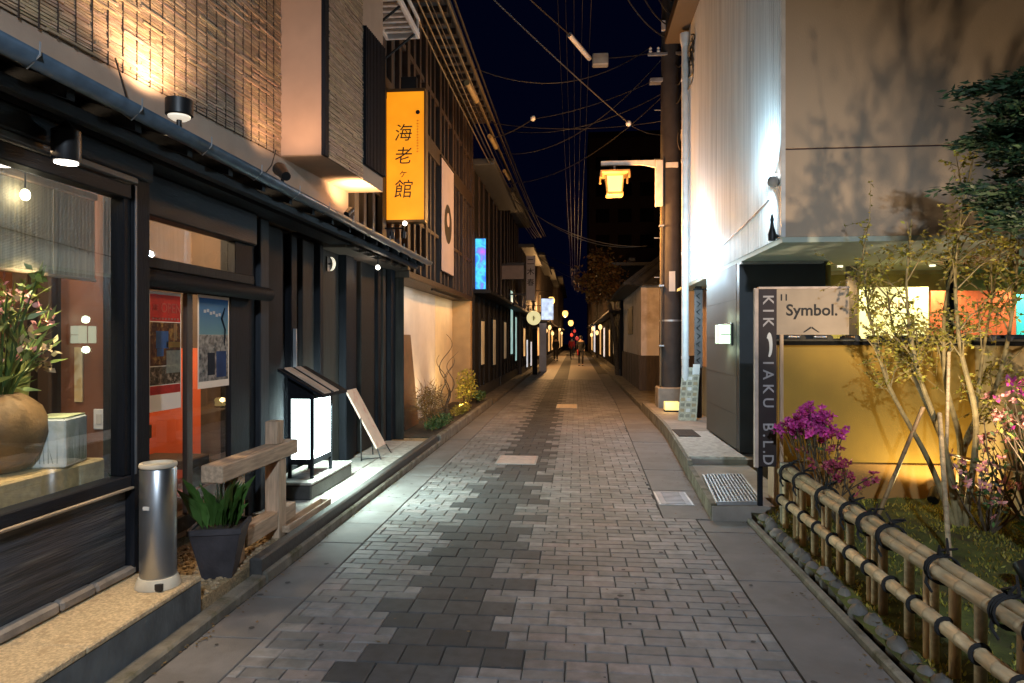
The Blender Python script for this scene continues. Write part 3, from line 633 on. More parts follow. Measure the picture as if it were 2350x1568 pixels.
def p2(t):
    m_ = mat('blue_sky_print', (.2, .3, .5), .6, transl=.7); nt = m_.node_tree; b = nt.nodes['Principled BSDF']; tl = [n for n in nt.nodes if n.type == 'BSDF_TRANSLUCENT'][0]; N = nt.nodes.new; L = nt.links.new; geo = N('ShaderNodeNewGeometry'); sx_ = N('ShaderNodeSeparateXYZ'); L(geo.outputs['Position'], sx_.inputs[0])
    mr = N('ShaderNodeMapRange'); mr.inputs[1].default_value = 1.55; mr.inputs[2].default_value = 1.84; L(sx_.outputs['Z'], mr.inputs[0]); mx = N('ShaderNodeMix'); mx.data_type = 'RGBA'; L(mr.outputs[0], mx.inputs[0])
    mx.inputs[6].default_value = (.20, .42, .52, 1); mx.inputs[7].default_value = (.015, .13, .45, 1); L(mx.outputs[2], b.inputs['Base Color']); L(mx.outputs[2], tl.inputs[0])
    PB(t, 'photo_panel', m_, 4.53, 4.93, 1.58, 1.84); PB(t, 'photo_panel', mat('print_rocks', (.34, .36, .38), .6, transl=.7, var=.7, scale=26, dirt=(.06, .09, .12), dirtscale=18), 4.53, 4.93, 1.25, 1.579)
    PB(t, 'figure_print', mat('navy_print', (.015, .03, .06), .6, transl=.7), 4.64, 4.74, 1.29, 1.45, 2); PB(t, 'figure_print', mat('blue_print', (.05, .12, .35), .6, transl=.7), 4.76, 4.90, 1.27, 1.46, 2)
    for i in range(6): PB(t, 'brush_mark', paper, 4.59+i*.04, 4.622+i*.04, 1.735-i*.006+.012*(i % 2), 1.757-i*.006+.012*(i % 2), 2)
    mb = MB(); mb.tube([(-2.609, 4.88, 1.78), (-2.609, 4.83, 1.70), (-2.609, 4.88, 1.62), (-2.609, 4.87, 1.5)], [.004, .009, .008, .003], 6); mb.build('brush_mark', mat('navy_print', (.015, .03, .06), .6, transl=.7), t)
poster('blue_poster', 'blue poster with white brush lettering and grey rocks on the entrance door', 4.515, 4.945, 1.20, 1.86, paper, p2)

# downlight under the eave, uplights on the eave roof, small wall lights
dl = thing('eave_downlight', (-2.32, 2.92, 2.545), 'black cylinder downlight glowing under the shop eave', 'lamp')
MB().lathe([(.055, 2.36), (.06, 2.37), (.06, 2.50), (.03, 2.52), (.012, 2.545)], -2.32, 2.92, 20).build('housing', blackmetal, dl)
MB().lathe([(.048, 2.352), (.048, 2.358)], -2.32, 2.92, 20).build('lens', emit('downlight_lens', (1, .9, .76), 12), dl)
light('SPOT', 'downlight_beam', (-2.32, 2.92, 2.345), 125, (1, .70, .40), dl, (-2.36, 2.6, 0), .03, 66, .8)
def roofz(x): return 2.665 + (-2.14-x)/.61*.215
ul = thing('drum_uplight', (-2.36, 3.88, roofz(-2.36)), 'black drum-shaped uplight standing on the shop eave', 'lamp')
rz = roofz(-2.36)
MB().tube([(-2.36, 3.88, rz-.01), (-2.36, 3.88, rz+.14)], .016, 10).build('stem', blackmetal, ul); MB().lathe([(.05, rz), (.05, rz+.012), (.02, rz+.02)], -2.36, 3.88, 14).build('foot', blackmetal, ul)
MB().lathe([(.04, rz+.115), (.062, rz+.13), (.066, rz+.152)], -2.36, 3.88, 20).build('diffuser', emit('uplight_diffuser', (1, .86, .68), .75), ul)
MB().lathe([(.07, rz+.140), (.078, rz+.145), (.078, rz+.235), (.070, rz+.235), (.068, rz+.19)], -2.36, 3.88, 20).build('drum', blackmetal, ul)
light('SPOT', 'uplight_beam', (-2.38, 3.88, rz+.26), 62, (1, .66, .40), ul, (-2.60, 3.92, 4.6), .03, 150, .8)
u2 = thing('tilted_spotlight', (-2.27, 5.12, roofz(-2.27)), 'black tilted spotlight on a short stand on the eave roof', 'lamp')
rz = roofz(-2.27)
MB().tube([(-2.27, 5.12, rz-.01), (-2.27, 5.12, rz+.10)], .014, 8).build('stem', blackmetal, u2); MB().lathe([(.05, rz-.01), (.04, rz+.02), (.015, rz+.05)], -2.27, 5.12, 12).build('foot', blackmetal, u2)
MB().tube([(-2.20, 5.03, rz+.08), (-2.29, 5.15, rz+.15), (-2.33, 5.20, rz+.18)], [.035, .05, .055], 12).build('head', blackmetal, u2)
light('SPOT', 'spotlight_beam', (-2.24, 5.06, rz+.22), 36, (1, .60, .34), u2, (-2.33, 5.56, 4.0), .05, 120, 1.0)
u3 = thing('bay_spotlight', (-2.24, 6.55, roofz(-2.24)), 'small black spotlight under the reed-clad bay', 'lamp')
rz = roofz(-2.24); MB().tube([(-2.24, 6.55, rz-.01), (-2.24, 6.55, rz+.09)], .012, 8).build('stem', blackmetal, u3); MB().tube([(-2.24, 6.52, rz+.07), (-2.22, 6.6, rz+.13)], [.03, .035], 10).build('head', blackmetal, u3)
light('SPOT', 'spotlight_beam', (-2.16, 6.62, rz+.16), 55, (1, .62, .30), u3, (-2.2, 6.9, 3.6), .03, 150, .8)
cr = thing('wall_lamp', (-2.735, 7.34, 2.30), 'crescent-shaped cream wall lamp on the dark boards', 'lamp')
mb = MB(); pts = [(-2.71+.05*math.cos(a), 7.34+.03*math.sin(a)*.0+.0, 2.38+.075*math.sin(a)) for a in [R(-80+160*i/10) for i in range(11)]]
mb.tube(pts, [.004+.014*math.sin(math.pi*i/10) for i in range(11)], 8); mb.build('shade', emit('crescent_glow', (1, .9, .68), .9), cr); B('backplate', blackmetal, cr, -2.74, -2.725, 7.3, 7.38, 2.30, 2.46)
MB().tube([(-2.73, 7.34, 2.38), (-2.665, 7.34, 2.38)], .008, 6).build('arm', blackmetal, cr)
cs = thing('globe_lamp', (-2.42, 8.2, 2.54), 'tiny white globe lamp under the far end of the eave', 'lamp')
MB().ell((-2.42, 8.2, 2.43), (.03, .03, .03), 12, 8).build('globe', emit('globe_glow', (1, .95, .85), 3), cs); MB().tube([(-2.42, 8.2, 2.56), (-2.42, 8.2, 2.455)], .008, 6).build('stem', blackmetal, cs)
light('POINT', 'globe_light', (-2.42, 8.2, 2.37), 3, (1, .8, .6), cs, radius=.03)
# pavement furniture
bo = thing('steel_bollard', (-2.21, 3.44, .24), 'brushed steel cylinder bollard with a white flared base beside the window', 'bollard')
MB().lathe([(.088, .295), (.09, .30), (.09, .86), (.084, .868)], -2.21, 3.44, 32).build('barrel', steel, bo)
MB().lathe([(.084, .868), (.092, .872), (.094, .882), (.09, .892), (.076, .894), (.074, .88)], -2.21, 3.44, 32).build('top_ring', mat('pale_cap', (.52, .46, .36), .5), bo)
MB().lathe([(.112, .2405), (.114, .248), (.096, .294), (.088, .296)], -2.21, 3.44, 32).build('base', mat('cream_base', (.62, .56, .44), .6), bo)
B('base_notch', ink, bo, -2.165, -2.13, 3.338, 3.36, .245, .28, c=0); B('label_plate', paper, bo, -2.235, -2.20, 3.3465, 3.3485, .66, .68, c=0)
po = thing('plant_pot', (-2.20, 4.06, .086), 'square charcoal plant pot with upright green leaves by the wooden rail', 'potted plant')
mb = MB(); TP = lambda p: Vector((-2.20+p.x*.966-p.y*.259, 4.06+p.x*.259+p.y*.966, p.z)); mb.T = TP
def frus(mb, r0, r1, z0, z1):
    mb.add([(-r0, -r0, z0), (r0, -r0, z0), (r0, r0, z0), (-r0, r0, z0), (-r1, -r1, z1), (r1, -r1, z1), (r1, r1, z1), (-r1, r1, z1)], [(0, 3, 2, 1), (0, 1, 5, 4), (1, 2, 6, 5), (2, 3, 7, 6), (3, 0, 4, 7), (4, 5, 6, 7)])
frus(mb, .085, .145, .087, .37); mb.build('pot_body', mat('charcoal_pot', (.045, .04, .045), .7, var=.3, scale=9, bump=.3), po)
mb = MB(TP); mb.box(-.155, .155, -.155, -.135, .371, .405); mb.box(-.155, .155, .135, .155, .371, .405); mb.box(-.155, -.135, -.1349, .1349, .371, .405); mb.box(.135, .155, -.1349, .1349, .371, .405); mb.build('rim', mat('charcoal_pot', (.045, .04, .045)), po)
B('potting_soil', soil, po, -.134, .134, -.134, .134, .3705, .392, T=TP, c=0)
for i in range(52):
    a = random.uniform(0, 6.28); r = random.uniform(0, .115); L_ = random.uniform(.15, .34); p = Vector((r*math.cos(a), r*math.sin(a), .39)); tlt = random.uniform(.05, .5)
    d = Vector((math.cos(a)*tlt, math.sin(a)*tlt, 1)).normalized(); sd = d.cross(Vector((math.cos(a+1.2), math.sin(a+1.2), 0))).normalized(); w_ = random.uniform(.022, .038)
    mb = MB(TP); k = random.uniform(.6, 1.4); mb.cur = (k, k, k)
    cv = [p, p+d*L_*.4+sd*w_, p+d*L_*.75+sd*w_*.8, p+d*L_+Vector((math.cos(a), math.sin(a), -.2))*.03, p+d*L_*.75-sd*w_*.8, p+d*L_*.4-sd*w_, p+d*L_*.5+Vector((math.cos(a), math.sin(a), 0))*-.012]
    mb.add(cv, [(0, 1, 6), (1, 2, 6), (2, 3, 6), (3, 4, 6), (4, 5, 6), (5, 0, 6)]); mb.build('leaf', mat('glossy_leaf', (.045, .10, .02), .35, var=.3, scale=9, tint=True), po)
ra = thing('wooden_rail', (-2.2, 4.6, .086), 'low unpainted cedar rail barrier in front of the shop entrance', 'railing')
B('top_beam', cedar, ra, -2.285, -2.145, 3.98, 5.12, .665, .775, c=.008); B('post', cedarv, ra, -2.26, -2.17, 4.22, 4.32, .087, .664, c=.006)
B('post', cedarv, ra, -2.262, -2.155, 4.80, 4.93, .087, .664, c=.006); B('post', cedarv, ra, -2.262, -2.17, 4.80, 4.92, .776, .945, c=.006); B('lower_beam', cedar, ra, -2.27, -2.16, 4.33, 5.12, .17, .29, c=.006)
tr_ = thing('wooden_trough', (-2.2, 5.3, .119), 'low open wooden trough lying on the pale flagstones', 'trough')
for d in ((-2.20, -2.185, 4.86, 5.72), (-2.115, -2.10, 4.86, 5.72)): B('side', cedar, tr_, *d, .119, .175, c=.003)
for d in ((4.86, 4.875), (5.705, 5.72)): B('end', cedar, tr_, -2.1845, -2.1155, *d, .119, .17, c=.003)
B('bottom', cedar, tr_, -2.1845, -2.1155, 4.8755, 5.7045, .119, .13, c=0)
# lit sign box
ls = thing('lantern_sign', (-2.52, 6.3, .276), 'white glowing box lantern with a dark pitched roof on the stone step', 'sign')
X0, X1, Y0, Y1 = -2.62, -2.38, 6.02, 6.52
for (x, y) in ((X0, Y0), (X1-.03, Y0), (X0, Y1-.03), (X1-.03, Y1-.03)): B('post', char, ls, x, x+.03, y, y+.03, .276, 1.04, c=.003)
for z0, z1 in ((.40, .45), (1.0, 1.04)):
    B('rail', char, ls, X0+.0305, X1-.0305, Y0+.002, Y0+.028, z0, z1, c=.002); B('rail', char, ls, X1-.028, X1-.002, Y0+.0305, Y1-.0305, z0, z1, c=.002); B('rail', char, ls, X0+.0305, X1-.0305, Y1-.028, Y1-.002, z0, z1, c=.002)
lw = emit('white_panel_glow', (.80, 1.0, .98), 7.0)
B('lit_panel', lw, ls, X1-.022, X1-.010, Y0+.031, Y1-.031, .451, .999, c=0); B('lit_panel', lw, ls, X0+.031, X1-.031, Y0+.010, Y0+.022, .451, .999, c=0); B('lit_panel', lw, ls, X0+.031, X1-.031, Y1-.022, Y1-.010, .451, .999, c=0)
mb = MB()
for i in range(11):
    z = .95-i*.045; yv = 6.27+random.uniform(-.02, .02); mb.box(X1-.0098, X1-.0088, yv-random.uniform(.01, .04), yv+random.uniform(.01, .04), z, z+.006); mb.box(X1-.0098, X1-.0088, yv-.003, yv+.004, z-.02, z+.02)
mb.build('painted_mark', mat('grey_wash_ink', (.25, .27, .27), .8), ls)
B('bottom_board', char, ls, X0+.0305, X1-.0305, Y0+.0305, Y1-.0305, .40, .42, c=0)
def pitch(mb, xa, za, xb, zb, ya, yb, t):
    return mb.add([(xa, ya, za), (xa, yb, za), (xb, yb, zb), (xb, ya, zb), (xa, ya, za+t), (xa, yb, za+t), (xb, yb, zb+t), (xb, ya, zb+t)], [(0, 3, 2, 1), (4, 5, 6, 7), (0, 1, 5, 4), (1, 2, 6, 5), (2, 3, 7, 6), (3, 0, 4, 7)])
pitch(MB(), X1+.12, 1.02, X0-.06, 1.255, Y0-.08, Y1+.08, .025).build('roof', char, ls)
for yv in (Y0+.001, Y1-.016): MB().add([(X0, yv, 1.041), (X1, yv, 1.041), (X1, yv, 1.062), (X0, yv, 1.20), (X0, yv+.015, 1.041), (X1, yv+.015, 1.041), (X1, yv+.015, 1.062), (X0, yv+.015, 1.20)], [(0, 1, 2, 3), (4, 7, 6, 5), (0, 4, 5, 1), (1, 5, 6, 2), (2, 6, 7, 3), (3, 7, 4, 0)]).build('gable_board', char, ls)
for a, b in ((.12, .36), (.50, .68)):   # pale boards laid on the roof slope
    pitch(MB(), X1+.11, 1.05, X0-.03, 1.275, Y0-.08+a*.66, Y0-.08+b*.66, .012).build('roof_board', mat('pale_board', (.55, .42, .32), .6), ls)
light('AREA', 'sign_light', (X1+.01, 6.27, .72), 150, (.76, 1, .90), ls, (X1+1, 6.9, .0), size=(.4, .5))
light('AREA', 'sign_light', (-2.5, Y1+.01, .72), 34, (.78, 1, .94), ls, (-2.5, Y1+1, .6), size=(.16, .5))
# leaning A-board
ab = thing('sign_board', (-2.38, 7.95, .118), 'narrow pale sign board leaning on thin black legs near the lantern', 'sign')
def slab(mb, p, q, w, t):      # board from bottom-centre p to top-centre q, width along y
    p = Vector(p); q = Vector(q); n = (q-p).cross(Vector((0, 1, 0))).normalized()*t; yv = Vector((0, w/2, 0))
    mb.add([p-yv, p+yv, q+yv, q-yv, p-yv+n, p+yv+n, q+yv+n, q-yv+n], [(0, 3, 2, 1), (4, 5, 6, 7), (0, 1, 5, 4), (1, 2, 6, 5), (2, 3, 7, 6), (3, 0, 4, 7)]); return mb
TA = lambda p: Vector((-2.40 + p.x, 7.98 + p.y, p.z))
q0, q1, q2, q3 = Vector((-2.36, 7.98, .24)), Vector((-2.36, 8.34, .24)), Vector((-2.66, 8.10, .95)), Vector((-2.66, 7.74, .95)); nn = (q1-q0).cross(q3-q0).normalized()*.02
mb = MB(); mb.add([q0, q1, q2, q3, q0-nn, q1-nn, q2-nn, q3-nn], [(0, 1, 2, 3), (4, 7, 6, 5), (0, 4, 5, 1), (1, 5, 6, 2), (2, 6, 7, 3), (3, 7, 4, 0)])
mb.build('board', mat('pale_pink_board', (.66, .50, .40), .6, var=.12, scale=5, dirt=(.55, .28, .22), dirtscale=7), ab)
for a, b in ((q0, (-2.30, 7.92, .118)), (q1, (-2.30, 8.38, .118)), ((-2.52, 7.84, .62), (-2.50, 7.80, .118)), ((-2.52, 8.22, .62), (-2.50, 8.26, .118))): MB().tube([a, b], .008, 6).build('leg', blackmetal, ab)
MB().tube([(-2.50, 7.80, .14), (-2.305, 7.925, .14)], .006, 6).build('leg_brace', blackmetal, ab)

# ================================================================== tall orange light-box sign
sg = thing('hanging_sign', (-2.13, 8.5, 3.03), 'tall glowing orange box sign with black brush characters', 'sign')
om = emit('orange_lightbox', (.92, .28, .006), .95, col2=(1.0, .38, .012), scale=2.2)
B('light_box', om, sg, -2.375, -1.895, 8.43, 8.57, 3.05, 4.66, c=0)
for d in ((-2.39, -1.88, 8.42, 8.58, 4.6605, 4.70), (-2.39, -1.88, 8.42, 8.58, 3.02, 3.0495), (-1.8945, -1.875, 8.42, 8.58, 3.05, 4.66), (-2.395, -2.3755, 8.42, 8.58, 3.05, 4.66)): B('frame', mat('sign_frame', (.16, .07, .012), .5), sg, *d, c=.003)
B('bracket', blackmetal, sg, -2.46, -2.396, 8.48, 8.52, 4.4, 4.45); B('bracket', blackmetal, sg, -2.46, -2.396, 8.48, 8.52, 3.2, 3.25); B('bracket', blackmetal, sg, -2.2, -2.0, 8.46, 8.54, 4.7, 4.86)
XR_ = (1, 0, 0)
for ch, z, s_ in (('海', 4.13, .25), ('老', 3.84, .25), ('ヶ', 3.63, .13), ('館', 3.42, .27)): text('character', ch, ink, sg, (-2.165, 8.4285, z), s_*.92, XR_, ZU, .001, shear=.12)
MB().ell((-1.975, 8.4295, 4.40), (.028, .0008, .028), 12, 6).build('emblem', ink, sg)
mb = MB()
for i in range(12):
    z = 4.29-i*.035; mb.box(-1.99, -1.962, 8.4285, 8.4297, z, z+.004); mb.box(-1.978, -1.974, 8.4285, 8.4297, z-.01, z+.012)
    if i % 2: mb.box(-1.988, -1.984, 8.4285, 8.4297, z-.008, z+.004)
mb.build('small_writing', mat('brown_ink', (.25, .10, .01), .7), sg)
sl = thing('sign_spotlights', (-2.3, 8.3, 2.9), 'pair of small black spotlights below the orange sign', 'lamp')
MB().tube([(-2.45, 8.35, 2.93), (-2.12, 8.35, 2.93)], .012, 6).build('bar', blackmetal, sl)
for x in (-2.28, -2.13):
    MB().tube([(x, 8.35, 2.93), (x, 8.33, 2.85)], .01, 6).build('stem', blackmetal, sl); hd = MB().tube([(x, 8.33, 2.80), (x, 8.34, 2.88)], [.03, .035], 10).build('head', blackmetal, sl)
MB().ell((-2.12, 8.35, 2.99), (.03, .03, .03), 10, 6).build('bulb', emit('sign_bulb', (1, .9, .7), 8), sl)

# ================================================================== second house: timber upper floor over a lit recess
h2 = thing('timber_house', (-2.6, 12, .1), 'brown timber house with vertical posts above a lit cream recess', 'building')
X2 = -2.40
B('upper_wall', brownwood2, h2, -3.4, X2-.05, 7.1, 15.6, 2.53, 6.6, c=0)
B('bottom_beam', brownwood, h2, -3.3, X2+.02, 9.63, 15.62, 2.43, 2.5295, c=.006)
B('middle_beam', brownwood, h2, X2-.05, X2+.03, 7.1, 15.6, 4.58, 4.86, c=.006)
yy = 7.15; i = 0
while yy < 15.55:
    wd = .10 if i % 3 else .16
    for z0, z1 in ((2.531, 4.579), (4.861, 6.5)): B('post', brownwood, h2, X2-.0495, X2+.012+.02*(i % 3 == 0), yy, yy+wd, z0, z1, c=.004)
    yy += wd + random.uniform(.22, .34); i += 1
B('cross_rail', brownwood, h2, X2-.0495, X2+.008, 7.1, 15.55, 5.62, 5.70, c=0); B('cross_rail', brownwood, h2, X2-.0495, X2+.008, 7.1, 15.55, 3.3, 3.36, c=0)
ro = B('roof', rooft, h2, -4, -1.92, 7.1, 15.8, 6.62, 6.78, c=.01)
yy = 7.2
while yy < 15.7: B('rafter', brownwood, ro, -2.4, -1.95, yy, yy+.06, 6.52, 6.6195, c=0); yy += .38
B('recess_wall', greyplaster, h2, -2.95, -2.83, 9.64, 13.6, .1, 2.429, c=0); B('recess_wall', cream, h2, -2.95, -2.825, 13.601, 15.5, .1, 2.429, c=0)
B('end_wall', mat('tan_end_wall', (.38, .26, .13), .85, var=.15, scale=4, bump=.2), h2, -2.95, -2.40, 15.501, 15.75, .1, 2.429, c=.006)
B('side_wall', char2, h2, -2.95, -2.46, 9.625, 9.6395, .1, 2.429, c=0)
rl = thing('recess_lamp', (-2.6, 12.5, 2.36), 'slim warm lamp hidden under the recess beam', 'lamp')
MB().tube([(-2.47, 11.6, 2.40), (-2.47, 14.6, 2.40)], .02, 8).build('tube', blackmetal, rl)
light('AREA', 'recess_beam', (-2.46, 12.6, 2.38), 24, (1, .80, .52), rl, (-2.8, 12.6, 1.2), size=(5.4, .05))
gl = thing('ground_uplight', (-2.3, 13.6, .1), 'small ground uplight among the plants of the lit recess', 'lamp')
MB().lathe([(.05, .1), (.06, .19), (.05, .2)], -2.25, 13.4, 12).build('housing', blackmetal, gl); light('SPOT', 'uplight_beam', (-2.25, 13.4, .22), 75, (1, .68, .28), gl, (-2.7, 14.4, 2.4), .04, 150, .8)
gl2 = thing('ground_uplight', (-2.3, 10.9, .1), 'small ground uplight behind the dry grass of the lit recess', 'lamp')
MB().lathe([(.05, .1), (.06, .19), (.05, .2)], -2.42, 11.7, 12).build('housing', blackmetal, gl2); light('SPOT', 'uplight_beam', (-2.42, 11.7, .22), 60, (1, .68, .30), gl2, (-2.65, 11.9, 2.4), .04, 160, .9)
lb = tag(slab(MB(), (-2.66, 11.0, .11), (-2.80, 11.0, 1.62), .85, .03).build('leaning_board', mat('rusty_board', (.13, .07, .035), .7, var=.35, scale=6, dirt=(.14, .06, .03), dirtscale=3), None), 'tall brown board leaning on the grey recess wall', 'board')
bn = thing('hanging_banner', (-2.34, 12.4, 2.72), 'tall white cloth banner with a black round emblem on the timber house', 'banner')
B('cloth', mat('white_cloth', (.42, .37, .37), .85, var=.08, scale=3), bn, X2+.055, X2+.06, 11.82, 13.0, 2.76, 4.74, c=0)
mb = MB(); mb.tube([(X2+.058, 11.75, 4.76), (X2+.058, 13.07, 4.76)], .014, 6); mb.build('rod', blackmetal, bn); MB().tube([(X2+.058, 11.78, 2.75), (X2+.058, 13.04, 2.75)], .012, 6).build('rod', blackmetal, bn)
for yv in (11.9, 12.9): MB().tube([(X2-.04, yv, 4.76), (X2+.058, yv, 4.76)], .01, 5).build('hook', blackmetal, bn)
mb = MB(); n = 28; vs = [(X2+.0615, 12.42+.36*math.cos(2*math.pi*i/n), 3.66+.36*math.sin(2*math.pi*i/n)) for i in range(n)]; mb.add(vs, [tuple(range(n))]); mb.build('emblem', ink, bn)
mb = MB(); n = 28; vs = [(X2+.063, 12.42+.13*math.cos(2*math.pi*i/n), 3.74+.13*math.sin(2*math.pi*i/n)) for i in range(n)]; mb.add(vs, [tuple(range(n))]); mb.build('emblem', mat('grey_white_cloth', (.5, .42, .40), .85), bn)
# steel rack high between the two buildings
rk = thing('steel_rack', (-2.15, 8.0, 5.2), 'pale slatted steel rack bolted high on the timber house', 'rack')
for x in (-2.36, -1.97): B('side_rail', whitemetal, rk, x, x+.04, 7.2, 8.35, 5.28, 5.36, c=.004)
B('end_rail', whitemetal, rk, -2.3195, -1.9705, 8.31, 8.35, 5.28, 5.36, c=.004)
yy = 7.25
while yy < 8.28: B('slat', whitemetal, rk, -2.319, -1.971, yy, yy+.05, 5.30, 5.33, c=0); yy += .13
for yv in (7.5, 8.2): MB().tube([(-2.45, yv, 4.9), (-1.96, yv, 5.28)], .016, 6).build('strut', blackmetal, rk)
B('side_rail', whitemetal, rk, -1.96, -1.93, 7.2, 8.36, 5.50, 5.54, c=.003)
for yv in (7.3, 8.3): B('upright', whitemetal, rk, -1.96, -1.935, yv, yv+.03, 5.361, 5.499, c=0)

# plants of the lit recess
cp = thing('corkscrew_shrub', (-2.35, 12.6, .1), 'bare corkscrew shrub with twisting stems against the cream wall', 'shrub')
mb = MB()
for i in range(5):
    x, y, z = -2.4+random.uniform(-.05, .05), 12.6+random.uniform(-.1, .1), .1; pts = []
    amp = random.uniform(.05, .1); dy = random.uniform(-.25, .6); hh = random.uniform(.9, 1.55); ph = random.uniform(0, 6)
    for k in range(30): t = k/29; pts.append((x+amp*math.sin(t*11+ph)*(.3+t), y+dy*t+amp*1.6*math.cos(t*10+ph)*(.3+t), z+hh*t))
    mb.tube(pts, [.016*(1-t/29*.75) for t in range(30)], 6)
mb.build('branches', bark_d, cp, 'stuff')
def bush(name, label, c, r, n, m, cat='shrub', L=(.04, .08), W=.03, stems=5, flat=.8, group=None, tipm=None):
    t = thing(name, (c[0], c[1], c[2]), label, cat, group); st = MB(); lf = MB(); tip = MB()
    for i in range(stems):
        a = random.uniform(0, 6.28); e = Vector((c[0]+r[0]*.6*math.cos(a), c[1]+r[1]*.6*math.sin(a), c[2]+r[2]*random.uniform(.8, 1.5))); st.tube(spline([Vector(c)+Vector((.02*math.cos(a), .02*math.sin(a), -.03)), Vector(c).lerp(e, .5)+Vector((random.gauss(0, .03), random.gauss(0, .03), 0)), e], 3), [.010]*3+[.007]*3+[.003], 5)
    for i in range(n):
        a = random.uniform(0, 6.28); q = random.random()**.4; ph = math.acos(random.uniform(-1, 1))
        p = Vector((c[0]+r[0]*q*math.sin(ph)*math.cos(a), c[1]+r[1]*q*math.sin(ph)*math.sin(a), c[2]+r[2]*(1+q*math.cos(ph)*flat)))
        (tip if tipm and random.random() < .5 else lf).leaf(p, (random.gauss(0, 1), random.gauss(0, 1), random.gauss(.3, .7)), random.uniform(*L), W)
    st.build('stem', bark_d, t); lf.build('foliage', m, t, 'stuff')
    if tipm: tip.build('blossom', tipm, t, 'stuff')
    return t
bush('leafy_shrub', 'round yellow-green shrub lit from below beside the tan end wall', (-2.3, 14.2, .1), (.22, .5, .45), 500, leaf_y, L=(.05, .1), W=.04)
bush('dry_grass_clump', 'dry brown grass clump at the foot of the leaning board', (-2.35, 10.8, .1), (.2, .6, .4), 600, leaf_o, 'grass', L=(.10, .25), W=.012)
bush('low_hedge', 'low dark shrub spilling over the stone kerb of the planting bed', (-2.2, 10.9, .1), (.16, .9, .12), 900, leaf_g, L=(.03, .06), W=.025)
bush('low_hedge', 'low mossy shrub along the kerb below the corkscrew shrub', (-2.2, 13.0, .1), (.14, .9, .10), 800, leaf_y, L=(.03, .06), W=.025)
bush('low_hedge', 'small dark shrub at the far end of the planting bed', (-2.2, 15.4, .1), (.16, .5, .16), 500, leaf_g, L=(.03, .07), W=.03)

# ================================================================== farther houses
def townhouse(label, side, xf, y0, y1, h, wm, lit=(), eave=.45, name='townhouse'):
    """dark terrace house: wall, plinth, pent eave, posts, roof, windows. lit: (y0,y1,z0,z1,material) window list"""
    s = side; t = thing(name, (xf+s*1.5, (y0+y1)/2, 0), label, 'house')
    B('wall', wm, t, xf, xf+s*5, y0+.02, y1-.02, 0, h, c=0); B('plinth', darkstone, t, xf-s*.03, xf, y0+.02, y1-.02, 0, .35, c=0)
    B('pent_eave', charh, t, xf-s*eave, xf, y0+.05, y1-.05, 2.62, 2.70, c=.01); r = B('roof', rooft, t, xf-s*.55, xf+s*5.2, y0-.05, y1+.05, h+.002, h+.16, c=.02)
    B('ridge_tiles', rooft, r, xf+s*.3, xf+s*.6, y0, y1, h+.161, h+.35, c=.04)
    yy = y0+.1
    while yy < y1-.2:
        B('post', char2, t, xf-s*.05, xf, yy, yy+.12, .351, 2.619, c=0); B('post', brownwood, t, xf-s*.04, xf, yy, yy+.1, 2.75, h, c=0); yy += random.uniform(.7, 1.1)
    for (a, b, c_, d, m_) in lit:
        f = B('window', char, t, xf-s*.06, xf-s*.001, a-.06, b+.06, c_-.06, d+.06, c=0); B('pane', m_, f, xf-s*.075, xf-s*.0605, a, b, c_, d, c=0)
    return t
warmp = emit('warm_shop_pane', (1, .52, .18), 1.0, var=.6, scale=3); coolp = emit('cool_shop_pane', (.50, .85, .80), .7, var=.5, scale=3); dimp = emit('dim_shop_pane', (1, .7, .42), .10, var=.8, scale=2.5)
whitep = emit('white_shop_pane', (.9, .95, 1.0), .8, var=.6, scale=4)
townhouse('dark timber house with a blue light-box sign beside the lit recess', -1, -2.42, 15.8, 21.4, 5.6, char2, [(17.0, 17.5, .9, 2.0, dimp), (19.5, 20.0, .8, 2.1, dimp)])
townhouse('dark house with a teal lit shopfront and a blank signboard', -1, -2.40, 21.6, 28.5, 6.2, char, [(24.6, 25.3, 1.0, 3.3, coolp), (26.5, 27.0, .7, 2.4, coolp), (22.3, 22.9, .9, 2.1, dimp)])
townhouse('narrow house with a bright white doorway behind the kanji signboard', -1, -2.30, 28.7, 36.0, 5.4, brownwood, [(31.2, 31.9, .25, 1.5, whitep), (34.0, 34.8, .2, 1.4, whitep), (29.4, 30.2, .8, 2.0, warmp)])
townhouse('brown house glowing warm beyond the white lit sign', -1, -2.2, 36.3, 48, 6.0, brownwood, [(38.5, 40, .6, 2.2, warmp), (43, 45, .6, 2.2, warmp), (41, 42, 3.2, 4.2, dimp)])
townhouse('far left terrace house under the amber street lamps', -1, -2.1, 48.4, 66, 6.5, brownwood, [(51, 54, .6, 2.3, warmp), (58, 61, .6, 2.3, warmp)])
townhouse('last terrace house closing the left side of the lane', -1, -1.8, 66.4, 100, 7.5, brownwood, [(70, 76, .6, 2.4, warmp), (82, 90, .6, 2.4, warmp)])
townhouse('dark timber house behind the lane-side tree', 1, 1.75, 27.0, 38.0, 4.4, char, [(30.5, 31.0, .9, 1.9, dimp), (34, 34.8, .7, 2.0, warmp)])
townhouse('right-hand house with a white lit doorway far down the lane', 1, 1.75, 38.4, 52, 5.2, brownwood, [(40, 41.6, .5, 2.2, whitep), (46, 48, .5, 2.2, warmp)])
townhouse('far right terrace house with pale lit windows', 1, 1.6, 52.4, 72, 5.6, brownwood, [(54, 58, .5, 2.6, whitep), (63, 67, .5, 2.4, warmp)])
tb = thing('apartment_block', (6, 88, 0), 'tall dark apartment block rising behind the street lantern', 'building')
B('wall', mat('dark_brown_render', (.05, .03, .022), .8), tb, 1.6, 14, 82, 96, 0, 25.5, c=0); B('parapet', char2, tb, 1.5, 14.1, 81.9, 96.1, 25.501, 26.2, c=0)
